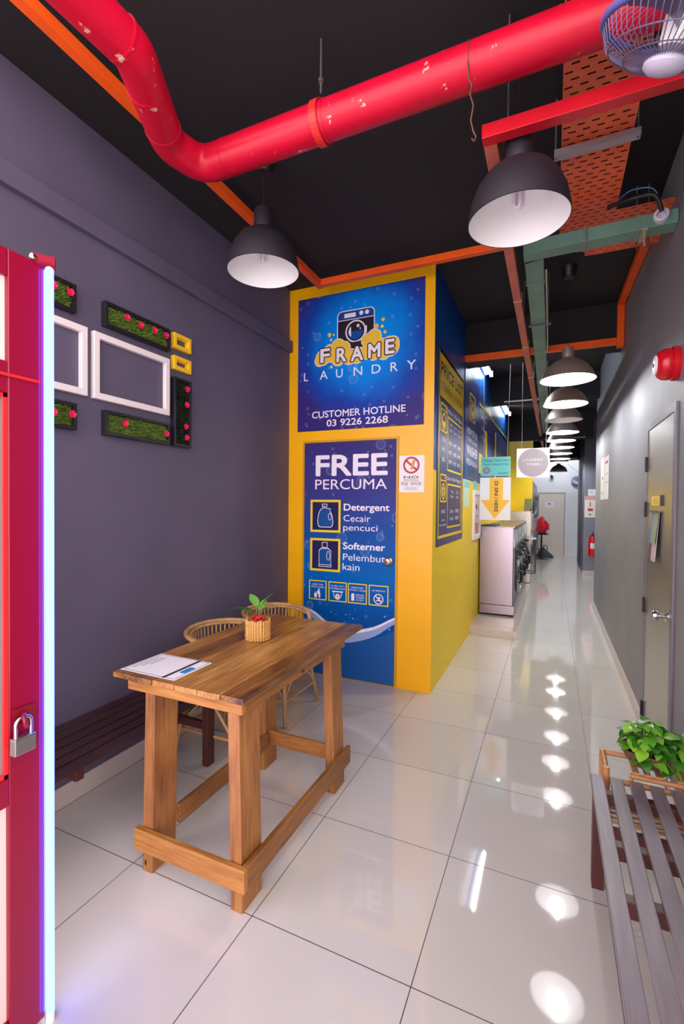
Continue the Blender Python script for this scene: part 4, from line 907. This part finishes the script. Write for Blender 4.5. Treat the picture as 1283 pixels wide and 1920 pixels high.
# ------------------------------------------------------------------ washers, dryers
MSIDE = mat_brushed('washer_steel', (160, 148, 158), .24, 1, 1)
PANELM = mat('washer_front_grey', (96, 98, 102), .35, .6)
FASCIA = mat('washer_fascia', (170, 172, 176), .35, .3)
DARKG = mat('dark_door_glass', (18, 20, 24), .06, 0, .8)
def washer(y0, label, wd=.70):
    t = thing('washing_machine', label, 'washing machine', (.34, y0+wd/2, .092), 'front loading washers on the tiled step'); y1 = y0+wd; yc = (y0+y1)/2; x1 = .56
    MB().box(.125, x1-.021, y0, y1, .234, 1.236).build('body', MSIDE, t, bevel=.004)
    MB().box(x1-.02, x1, y0, y1, .23, .98).build('front_panel', PANELM, t, bevel=.003)
    MB().box(.128, x1-.003, y0+.004, y1-.004, .115, .230).build('kick_plate', MSIDE, t, bevel=.002)
    MB().hexa([(x1-.02, y0, .985), (x1+.002, y0, .985), (x1+.002, y1, .985), (x1-.02, y1, .985), (x1-.02, y0, 1.225), (x1-.016, y0, 1.225), (x1-.016, y1, 1.225), (x1-.02, y1, 1.225)]).build('control_panel', FASCIA, t)
    for k in range(4):
        a = y0+.08+.14*k; zz = (1.02, 1.19); xx = lambda z: x1+.003-.018*(z-.985)/.24
        MB().hexa([(xx(z)+d, y, z) for z in zz for y, d in ((a, 0), (a+.10, 0), (a+.10, .002), (a, .002))]).build('button_window', mat('pale_panel_glass', (206, 212, 214), .2), t)
    MB().lathe([(.235, 0), (.240, .02), (.225, .045), (.185, .052), (.178, .03)], (x1, yc, .60), (1, 0, 0), 40).build('door_ring', mat('door_ring_steel', (150, 154, 160), .2, .9), t, True)
    MB().lathe([(.180, .032), (.14, .06), (.07, .078), (0, .084)], (x1, yc, .60), (1, 0, 0), 32).build('door_glass', DARKG, t, True)
    MB().tube(arc_pts([(x1+.045, yc-.215, .68), (x1+.085, yc-.225, .66), (x1+.085, yc-.225, .54), (x1+.045, yc-.215, .52)], .02), .012, 10).build('door_handle', BLACK, t, True)
    MB().box(x1, x1+.05, yc+.235, yc+.275, .50, .70).build('hinge', BLACK, t)
    MB().box(x1, x1+.03, yc-.10, yc+.02, .885, .945).tube([(x1+.02, yc+.14, .90), (x1+.05, yc+.14, .90)], .02, 12).build('coin_slot', BLACK, t)
    for yy in (y0+.05, y1-.05):
        for xx_ in (.17, .52): MB().lathe([(.02, 0), (.02, .025)], (xx_, yy, .092), n=12, cap0=True, cap1=True).build('foot', BLACK, t)
    MB().box(.118, x1-.004, y0+.002, y1-.002, 1.2362, 1.244).build('top_edge', MSIDE, t)
    return t
wl = ('first front loading steel washer, its bare side facing the booth', 'second steel washer from the booth end of the row', 'third steel washer from the booth end of the row', 'fourth steel washer, beside the taller machine')
for k in range(4): washer(4.285+.715*k, wl[k])
t = thing('wall_cloth', 'dark folded cloth lying on top of the first steel washer', 'cloth', (.3, 4.5, 1.244))
MB().hexa([(.13, 4.30, 1.2445), (.33, 4.36, 1.2445), (.34, 4.72, 1.2445), (.13, 4.70, 1.2445), (.13, 4.31, 1.262), (.30, 4.38, 1.268), (.33, 4.70, 1.275), (.13, 4.69, 1.262)]).build('folded_cloth', mat('dark_cloth', (44, 42, 40), .9), t, bevel=.006)
t = thing('large_washer', 'taller steel washer standing after the row of four', 'washing machine', (.36, 7.75, .092))
MB().box(.12, .635, 7.22, 8.2, .10, 1.42).build('body', mat_brushed('warm_brushed_steel', (196, 190, 178), .28, 1, .9), t, bevel=.005)  # steel with a slightly warm tone
MB().lathe([(.30, 0), (.305, .025), (.28, .05), (.23, .055), (.22, .03)], (.635, 7.7, .68), (1, 0, 0), 40).build('door_ring', MATS['door_ring_steel'], t, True)
MB().lathe([(.222, .03), (.15, .06), (0, .085)], (.635, 7.7, .68), (1, 0, 0), 28).build('door_glass', DARKG, t, True)
MB().box(.635, .65, 7.26, 8.16, 1.08, 1.36).build('control_panel', FASCIA, t)
MB().prism([(8.02, 1.42), (8.20, 1.42), (8.12, 1.66)], lambda u, v, d: (.47+d, u, v), 0, .14).build('hopper', mat('hopper_dark', (90, 84, 50), .4, .5), t)
MB().lathe([(.012, 0), (.012, .04), (.018, .045), (0, .05)], (.14, 7.24, 1.42), n=12).lathe([(.012, 0), (.012, .04), (0, .05)], (.62, 7.24, 1.42), n=12).build('corner_peg', BLACK, t)
t = thing('folding_shelf', 'small steel shelf on dark legs standing out past the washers', 'shelf', (.66, 6.95, 0))
MB().box(.5605, .735, 6.86, 7.16, .9255, .945).build('shelf_top', STEEL_H, t, bevel=.002)
for yy in (6.875, 7.145): MB().box(.712, .728, yy-.008, yy+.008, .33, .925).build('leg', mat('dark_bronze_leg', (64, 56, 44), .4, .5), t)
MB().box(.5605, .728, 6.868, 6.883, .315, .3295).box(.5605, .728, 7.137, 7.152, .315, .3295).build('stretcher', MATS['dark_bronze_leg'], t)
for k in range(4):
    y0 = 8.72+.86*k
    t = thing('tumble_dryer', ('first', 'second', 'third', 'fourth')[k]+' stacked dryer tower beyond the yellow end wall', 'dryer', (.2, y0+.42, 0), 'stacked dryers past the yellow wall')
    MB().box(-.19, .598, y0, y0+.84, 0, 2.05).build('body', MSIDE, t, bevel=.004)
    for z in (.55, 1.52):
        MB().lathe([(.29, 0), (.295, .02), (.27, .04), (.235, .042), (.23, .02)], (.598, y0+.42, z), (1, 0, 0), 32).build('door_ring', PANELM, t, True); MB().lathe([(.232, .022), (.12, .045), (0, .05)], (.598, y0+.42, z), (1, 0, 0), 24).build('door_glass', DARKG, t, True)
    MB().box(.598, .606, y0+.06, y0+.78, .93, 1.12).build('control_panel', FASCIA, t)
t = thing('bar_stool', 'black bar stool near the far beige door', 'stool', (.72, 12.45, 0))
MB().lathe([(0, 0), (.17, 0), (.175, .02), (.17, .04), (0, .045)], (.72, 12.45, .70), n=28).build('seat', BLACK, t, True)
MB().lathe([(.17, 0), (.165, .012), (.05, .035), (.025, .06), (.022, .70)], (.72, 12.45, 0), n=24, cap0=True).build('pedestal', BLACK, t, True)
MB().tube([(.72+.12*math.cos(a), 12.45+.12*math.sin(a), .28) for a in [2*PI*k/24 for k in range(24)]], .009, 8, closed=True).bar((.60, 12.45, .28), (.84, 12.45, .28), .012, .012).build('footrest', BLACK, t, True)
# draped red jacket
t = thing('red_jacket', 'bright red jacket heaped on the bar stool by the far door', 'jacket', (.70, 12.45, .745))
mb = MB(); n, L_ = 22, 14; rr = random.Random(5); R_ = []
for j in range(L_+1):
    q = j/L_; rad = (.13+.05*math.sin(q*PI))*(1-q**3*.75); R_.append([])
    for k in range(n):
        a = 2*PI*k/n; f = 1+.14*math.sin(5*a+q*4)+.06*math.sin(9*a-q*7)
        R_[-1].append(mb.V((.70+.02*q+rad*f*math.cos(a)*.85, 12.45+rad*f*math.sin(a), .748+.47*q)))
for j in range(L_):
    for k in range(n): mb.F([R_[j][k], R_[j][(k+1) % n], R_[j+1][(k+1) % n], R_[j+1][k]])
mb.F(R_[0][::-1]); mb.F(R_[-1])
mb.build('jacket_body', mat('red_cloth', (226, 40, 58), .8), t, True, angle=80)
sl = MB().tube(arc_pts([(.80, 12.40, 1.08), (.88, 12.38, .98), (.87, 12.37, .84)], .08), [.05]*4+[.045]*5+[.04]*1 if False else .045, 12); sl.build('sleeve', mat('red_cloth', (226, 40, 58), .8), t, True)
MB().lathe([(.12, 0), (.135, .02), (.12, .045)], (.70, 12.45, .7465), n=20, cap0=True, cap1=True).build('blue_lining', mat('navy_lining', (40, 40, 120), .8), t, True)
t = thing('floor_bag', 'black slumped bag on the floor beside the bar stool', 'bag', (.80, 13.0, 0))
mb = MB(); R_ = []
for j in range(9):
    q = j/8; R_.append([mb.V((.80+(.22*(1-q**1.4)+.03)*math.cos(a)*(1+.1*math.sin(3*a)), 13.0+(.16*(1-q**1.6)+.03)*math.sin(a), .28*q*(1-.2*math.cos(a)))) for a in [2*PI*k/20 for k in range(20)]])
for j in range(8):
    for k in range(20): mb.F([R_[j][k], R_[j][(k+1) % 20], R_[j+1][(k+1) % 20], R_[j+1][k]])
mb.F(R_[0][::-1]); mb.F(R_[-1]); mb.build('bag_body', mat('charcoal_canvas', (50, 56, 62), .8), t, True, angle=80)
MB().tube(arc_pts([(.74, 13.0, .25), (.78, 13.0, .36), (.86, 13.0, .34), (.88, 13.0, .20)], .05), .010, 8).build('bag_strap', BLACK, t, True)

# ------------------------------------------------------------------ table
WCOLS = [(176, 112, 58), (150, 90, 42), (112, 62, 30), (196, 136, 78)]
TOPW = mat_wood('worn_plank_wood', 1, [(166, 112, 52), (132, 84, 36), (72, 40, 20), (204, 154, 88)], .36, 22, True, .15, .26)
LEGW = mat_wood('upright_plank_wood', 2, [(160, 106, 54), (138, 86, 42), (96, 56, 28), (178, 124, 70)], .5, 14)
RAILW = mat_wood('rail_plank_wood', 1, [(152, 100, 48), (126, 78, 34), (86, 50, 22), (170, 118, 60)], .5, 14)
RAILX = mat_wood('cross_plank_wood', 0, [(172, 116, 54), (148, 94, 40), (108, 64, 28), (188, 134, 70)], .5, 14)
T = thing('plank_table', 'tall rough plank table standing on the tiles before the rattan chairs', 'table', (-.36, -.05, 0))
mb = MB(); xs = [-.703, -.595, -.478, -.360, -.245, -.136, -.030]; rr = random.Random(2)
for a, b in zip(xs, xs[1:]): mb.box(a+.0019, b-.0019, -.622+rr.uniform(-.004, .004), .548+rr.uniform(-.012, .008), .777, .800+rr.uniform(-.0012, .0012))
mb.build('table_top', TOPW, T, bevel=.0022)
MB().box(-.625, -.045, -.608, -.585, .735, .776).build('apron', RAILX, T, bevel=.002); MB().box(-.625, -.045, .30, .322, .735, .776).build('apron', RAILX, T, bevel=.002)
MB().box(-.066, -.044, -.584, .299, .735, .776).build('apron', RAILW, T, bevel=.002); MB().box(-.625, -.603, -.584, .299, .735, .776).build('apron', RAILW, T, bevel=.002)
def leg(bx0, bx1, by0, by1, tx0, tx1, ty0, ty1, zt=.7345):
    return MB().hexa([(bx0, by0, 0), (bx1, by0, 0), (bx1, by1, 0), (bx0, by1, 0), (tx0, ty0, zt), (tx1, ty0, zt), (tx1, ty1, zt), (tx0, ty1, zt)]).build('leg', LEGW, T, bevel=.003)
leg(-.087, -.035, -.612, -.482, -.112, -.060, -.606, -.474)
leg(-.536, -.482, -.612, -.482, -.528, -.476, -.606, -.474)
leg(-.080, -.029, .175, .300, -.104, -.053, .165, .290)
leg(-.536, -.484, .205, .332, -.528, -.476, .195, .322)
MB().box(-.556, -.009, -.638, -.6135, .100, .186).build('stretcher', RAILX, T, bevel=.003)
MB().box(-.0335, -.0095, -.613, .335, .097, .188).build('stretcher', RAILW, T, bevel=.003)
MB().box(-.4835, -.081, .240, .262, .135, .213).build('stretcher', RAILX, T, bevel=.003)
MB().box(-.4815, -.460, -.4815, .204, .135, .215).build('stretcher', RAILW, T, bevel=.003)
t = thing('table_notice', 'laminated white notice lying on the near end of the plank table', 'notice', (-.54, -.475, .80))
pz = lambda u, v, d: (u, v, .8016+d)
MB().prism(rect(-.690, -.389, -.590, -.361), pz, 0, .0012).build('sheet', PAPER, t)
mb = MB(); mb.ring(*inset(-.680, -.399, -.582, -.369, .002), pz, .0014, .0018); mb.prism(rect(-.462, -.446, -.588, -.363), pz, .0014, .0018); mb.build('black_band', mat('charcoal_ink', (56, 54, 50), .4), t)
MB().prism(rrect(-.436, -.405, -.515, -.445, .008, 4), pz, .0014, .0018).build('blue_badge', mat('badge_blue', (52, 132, 196), .3), t)
mb = MB()
for k in range(3): mb.prism(rect(-.665+.02*k, -.659+.02*k, -.55+.03*k, -.40), pz, .0014, .0017)
mb.build('small_print', GREYINK, t)

# ------------------------------------------------------------------ plants
def leaf_mesh(mb, base, d, up, ln, w, curl=.3, heart=0):
    d = Vector(d).normalized(); s = d.cross(Vector(up)).normalized(); n = s.cross(d); base = Vector(base); N = 7; L, Cn, Rr = [], [], []
    for i in range(N+1):
        q = i/N; wd = w*(math.sin(PI*min(1, q*.94+.06))**.75)*(1-q*.25) if not heart else w*(1.15*math.sin(PI*min(1, (q*.9+.1)))**.6*(1-q**2*.55))
        if i == N: wd = 0
        p = base+d*ln*q-n*curl*ln*q*q
        Cn.append(mb.V(p)); L.append(mb.V(p+s*wd+n*wd*.22) if wd else Cn[-1]); Rr.append(mb.V(p-s*wd+n*wd*.22) if wd else Cn[-1])
    for i in range(N):
        for A in (L, Rr):
            q = [Cn[i], A[i], A[i+1], Cn[i+1]]; u = []
            for v in q:
                if v not in u: u.append(v)
            if len(u) > 2: mb.F(u)
PC = Vector((-.425, .045, .8012))
t = thing('potted_plant', 'small leafy plant in a split bamboo pot on the plank table', 'plant', PC)
mb = MB().lathe([(0, 0), (.056, 0), (.060, .01), (.060, .098), (.055, .098), (.054, .086), (0, .086)], PC, n=40)
BAMB = mat_wood('split_bamboo', 2, [(214, 170, 98), (196, 146, 76), (150, 100, 48), (230, 192, 124)], .4, 9, False)
for k in range(26):
    a = 2*PI*k/26; p = PC+Vector((.0605*math.cos(a), .0605*math.sin(a), 0)); mb.tube([p+Vector((0, 0, .002)), p+Vector((0, 0, .104+.003*(k % 3)))], .0062, 8)
pot = mb.build('pot', BAMB, t, True)
for z in (.022, .083): MB().tube([PC+Vector((.0672*math.cos(a), .0672*math.sin(a), z)) for a in [2*PI*k/40 for k in range(40)]], .0028, 6, closed=True).build('binding', mat('cane_binding', (196, 150, 86), .5), pot, True)
MB().lathe([(.055, 0), (.03, .006), (0, .008)], PC+Vector((0, 0, .086)), n=24).build('soil', mat('potting_soil', (64, 42, 30), .9), t, True)
GL = mat_leaf('glossy_leaf', (42, 96, 34), (84, 150, 50), (150, 190, 90))
st, fo = MB(), MB()
for az, tilt, ln, lw, sh in ((.5, 1.0, .10, .030, .105), (2.6, .78, .095, .030, .10), (3.6, .25, .11, .030, .075), (.0, .55, .085, .026, .07), (1.6, .9, .08, .025, .07), (4.8, .5, .075, .026, .06)):
    dirv = Vector((math.cos(az)*math.cos(tilt), math.sin(az)*math.cos(tilt), math.sin(tilt))); b0 = PC+Vector((0, 0, .092)); b1 = b0+Vector((dirv.x*.03, dirv.y*.03, sh*.75))
    st.tube([b0, (b0+b1)/2+Vector((dirv.x*.004, 0, .008)), b1], .0026, 8); leaf_mesh(fo, b1, dirv, (0, 0, 1) if tilt < .9 else (-dirv.x, -dirv.y, .2), ln, lw, .18)
st.build('stems', mat('leaf_stalk', (120, 90, 60), .5), t, True); fo.build('leaves', GL, t, True, angle=70)
rb = MB()
for k in range(7): a = k*.9; rb.tube(arc_pts([PC+Vector((.03*math.cos(a), .03*math.sin(a), .09)), PC+Vector((.018*math.cos(a+1), .018*math.sin(a+1), .125)), PC+Vector((.034*math.cos(a+2), .030*math.sin(a+2), .112))], .02), .0055, 6)
rb.build('red_ribbon', mat('red_ribbon_cloth', (196, 24, 34), .5), t, True)
POTH = mat_leaf('pothos_leaf', (34, 96, 16), (74, 146, 28), (150, 200, 60))
def pothos(label, c, R, H, n, seed, potcol, spread):
    c = Vector(c); t = thing('pothos_plant', label, 'plant', c)
    MB().lathe([(0, 0), (R*.45, .004), (R*.78, H*.35), (R*.96, H*.8), (R, H), (R*.93, H), (R*.85, H*.75), (0, H*.72)], c, n=36).build('bowl', potcol, t, True)
    MB().lathe([(R*.86, H*.76), (R*.4, H*.84), (0, H*.85)], c, n=24).build('soil', mat('potting_soil', (64, 42, 30), .9), t, True)
    rr = random.Random(seed); st, fo = MB(), MB(); o = c+Vector((0, 0, H*.85))
    for k in range(n):
        a = rr.uniform(0, 2*PI); rad = rr.random()**.6*spread; h = (spread*.95*(1-(rad/spread)**2)+.03)*rr.uniform(.5, 1.15)-(.05 if rad > spread*.75 and rr.random() < .3 else 0)
        p = o+Vector((rad*math.cos(a), rad*math.sin(a), h)); b = o+Vector((R*.5*math.cos(a)*rr.random(), R*.5*math.sin(a)*rr.random(), 0))
        st.tube([b, (b+p)/2+Vector((0, 0, .02)), p], .0016, 5)
        a2 = a+rr.uniform(-.9, .9); d = Vector((math.cos(a2), math.sin(a2), rr.uniform(-.5, .45))); ln = rr.uniform(.034, .058)
        leaf_mesh(fo, p, d, (rr.uniform(-.3, .3), rr.uniform(-.3, .3), 1), ln, ln*.42, rr.uniform(.1, .5), 1)
    st.build('stems', mat('green_stalk', (110, 140, 50), .5), t, True); fo.build('foliage', POTH, t, True, angle=70)
    return t

# ------------------------------------------------------------------ benches
def bench(label, xs, w, y0, y1, M, MF, legs, cross, flip, rough=None):
    xm = (xs[0]+xs[-1]+w)/2; t = thing('slatted_bench', label, 'bench', (xm, (y0+y1)/2, 0), 'brown slatted benches')
    for x in xs: MB().box(x, x+w, y0, y1, .402, .420).build('slat', M, t, bevel=.003)
    xa, xb = xs[0]+.006, xs[-1]+w-.006
    for y in cross: MB().box(xa, xb, y-.018, y+.018, .355, .4015).build('crossbar', MF, t, bevel=.002)
    for x in (xa, xb-.042):
        for y in legs: MB().box(x, x+.042, y, y+.058, 0, .3545).build('leg', MF, t, bevel=.003)
    for y in legs: MB().box(xa+.0425, xb-.0425, y+.016, y+.042, .20, .245).build('end_rail', MF, t, bevel=.002)
    return t
BR = mat_wood('dark_bench_wood', 1, [(62, 36, 40), (52, 30, 34), (38, 22, 26), (70, 42, 46)], .42, 16, False)
BRF = mat_wood('red_brown_frame_wood', 2, [(84, 36, 32), (72, 30, 28), (52, 24, 24), (92, 44, 38)], .45, 16, False)
BRG = mat_wood('sheen_bench_wood', 1, [(124, 114, 120), (114, 104, 110), (98, 88, 94), (136, 126, 132)], .32, 16, False, .2)  # brown wood with the grey sheen of grazing reflections put into its colour
bench('dark brown slatted bench against the dark wall behind the plank table', [-1.203+.0715*k for k in range(6)], .058, -1.28, .144, BR, BRF, (.090, -1.23), (.11, -.25, -.70, -1.15), False)
bench('brown slatted bench with painted grey sheen in front of the pothos plants', [1.142+.0685*k for k in range(6)], .0475, -1.30, .152, BRG, BRF, (.072, -1.25), (.068, -.239, -.474, -.9, -1.2), True)

# ------------------------------------------------------------------ bamboo plant stand
S = thing('bamboo_stand', 'low bamboo plant stand behind the grey-sheened slatted bench', 'stand', (1.35, .24, 0))
BP = mat_wood('bamboo_pole', 2, [(196, 140, 92), (184, 124, 76), (160, 100, 58), (206, 156, 110)], .4, 6, False)
BPR = mat_wood('bamboo_rail', 0, [(190, 142, 96), (178, 126, 80), (150, 100, 60), (206, 160, 114)], .4, 6, False)
sx0, sx1, sy0, sy1 = 1.20, 1.50, .168, .318
for x in (sx0, sx1):
    for y in (sy0, sy1): MB().tube([(x+(.012 if y == sy0 else 0), y, 0), (x, y, .452)], .0125, 14).build('leg', BP, S, True)
MB().tube([(sx0+.012, sy1, .44), (sx1-.012, sy1, .44)], .0115, 14).build('top_rail', BPR, S, True)
MB().tube([(sx0+.012, sy0+.01, .395), (sx1-.012, sy0+.01, .395)], .0115, 14).build('front_rail', BPR, S, True)
MB().tube([(1.287, sy0+.006, .4305), (sx1-.012, sy0+.006, .4305)], .0105, 14).build('top_rail', BPR, S, True)
MB().tube([(1.290, sy0+.008, .400), (1.290, sy0+.008, .425)], .008, 12).build('strut', BPR, S, True)
for x in (sx0, sx1): MB().tube([(x, sy0+.0, .441), (x, sy1-.0, .441)], .0118, 14).build('top_rail', BPR, S, True)
for x in (1.305, 1.345, 1.385, 1.455, 1.49): MB().box(x-.011, x+.011, sy0, sy1-.01, .4415, .4515).build('top_slat', BPR, S)
for k in range(7): MB().box(sx0-.005, sx1+.005, .100+.033*k, .116+.033*k, .2625, .2705).build('shelf_slat', BPR, S)
for x in (sx0, sx1): MB().tube([(x, .09, .254), (x, sy1, .254)], .008, 10).build('shelf_rail', BPR, S, True)
pothos('bushy pothos in a brown coconut bowl on the bamboo stand', (1.345, .235, .452), .088, .075, 96, 4, mat_wood('coconut_shell', 0, [(120, 86, 66), (100, 70, 54), (74, 50, 40)], .5, 6, False), .092)
pothos('second pothos close to the wall on the bamboo stand', (1.478, .245, .4525), .062, .06, 44, 9, mat('grey_clay', (120, 104, 100), .6), .062)

# ------------------------------------------------------------------ rattan chairs
RAT = mat_wood('rattan_cane', 2, [(196, 156, 104), (180, 136, 84), (146, 104, 60), (212, 176, 126)], .42, 5, False)
RATD = mat_wood('rattan_weave', 1, [(190, 150, 100), (168, 126, 78), (120, 84, 48), (204, 168, 118)], .5, 30, False)
def rattan_chair(label):
    t = thing('rattan_chair', label, 'chair', (0, 0, 0), 'rattan chairs by the dark wall')
    SR, SZ = .192, .40
    mb = MB().lathe([(0, .012), (SR*.6, .016), (SR-.01, .012), (SR, 0), (SR-.01, -.012), (0, -.012)], (0, 0, SZ), n=40); mb.build('seat', RATD, t, True)
    MB().tube([((SR+.006)*math.cos(a), (SR+.006)*math.sin(a), SZ-.004) for a in [2*PI*k/44 for k in range(44)]], .014, 10, closed=True).build('seat_rim', RAT, t, True)
    feet = [(sx*.215, sy*.24) for sx in (1, -1) for sy in (1, -1)]
    for fx, fy in feet: MB().tube([(fx, fy, 0), (fx*.76, fy*.72, SZ-.015)], .0135, 12).build('leg', RAT, t, True)
    at = lambda f, z: Vector((f[0]*(1-.26*z/SZ), f[1]*(1-.28*z/SZ), z))
    for a, b in ((0, 1), (1, 3), (3, 2), (2, 0)):
        A, B = at(feet[a], .155), at(feet[b], .155); MB().tube([A, B], .009, 10).build('stretcher', RAT, t, True)
        mid = (A+B)/2; top = Vector((mid.x*.9, mid.y*.9, SZ-.02)); MB().tube([A+Vector((0, 0, .02)), top], .0085, 10).tube([B+Vector((0, 0, .02)), top], .0085, 10).build('brace', RAT, t, True)
    BRr = .266; lim = 2.15; rail = []
    for k in range(33):
        a = -lim+2*lim*k/32; z = .725-.03*(abs(a)/lim)**2; rail.append((-BRr*math.cos(a)*.92, BRr*math.sin(a), z))
    e0, e1 = rail[0], rail[-1]
    full = arc_pts([(.12, -.195, SZ), (e0[0]+.03, e0[1], .56)], .02)+rail+arc_pts([(e1[0]+.03, e1[1], .56), (.12, .195, SZ)], .02)
    MB().tube(full, .0145, 12).build('back_rail', RAT, t, True)
    inner = [(x*.90, y*.90, z-.012) for x, y, z in rail]; MB().tube(inner, .0095, 10).build('inner_rail', RAT, t, True)
    mb = MB()
    for k in range(27):
        a = -1.65+3.3*k/26; z = .713-.03*(abs(a)/lim)**2
        mb.tube([(-(SR+.0)*math.cos(a), (SR)*math.sin(a), SZ+.01), (-BRr*.91*math.cos(a)*.92, BRr*.91*math.sin(a), z)], .0058, 7)
    mb.build('back_slats', RAT, t, True)
    for sgn in (-1, 1):
        a = sgn*1.75; MB().bar((-(SR)*math.cos(a), SR*math.sin(a), SZ), (-BRr*.93*math.cos(a)*.92, BRr*.93*math.sin(a), .705), .024, .012, (1, 0, 0)).build('back_post', RAT, t)
    return t
ch = rattan_chair('rattan chair tucked behind the middle of the plank table')
copy_thing(ch, (-.855, .925, 0), 0, 'rattan chair in the corner nearer the blue booth door')
ch.location = (-.86, .358, 0)
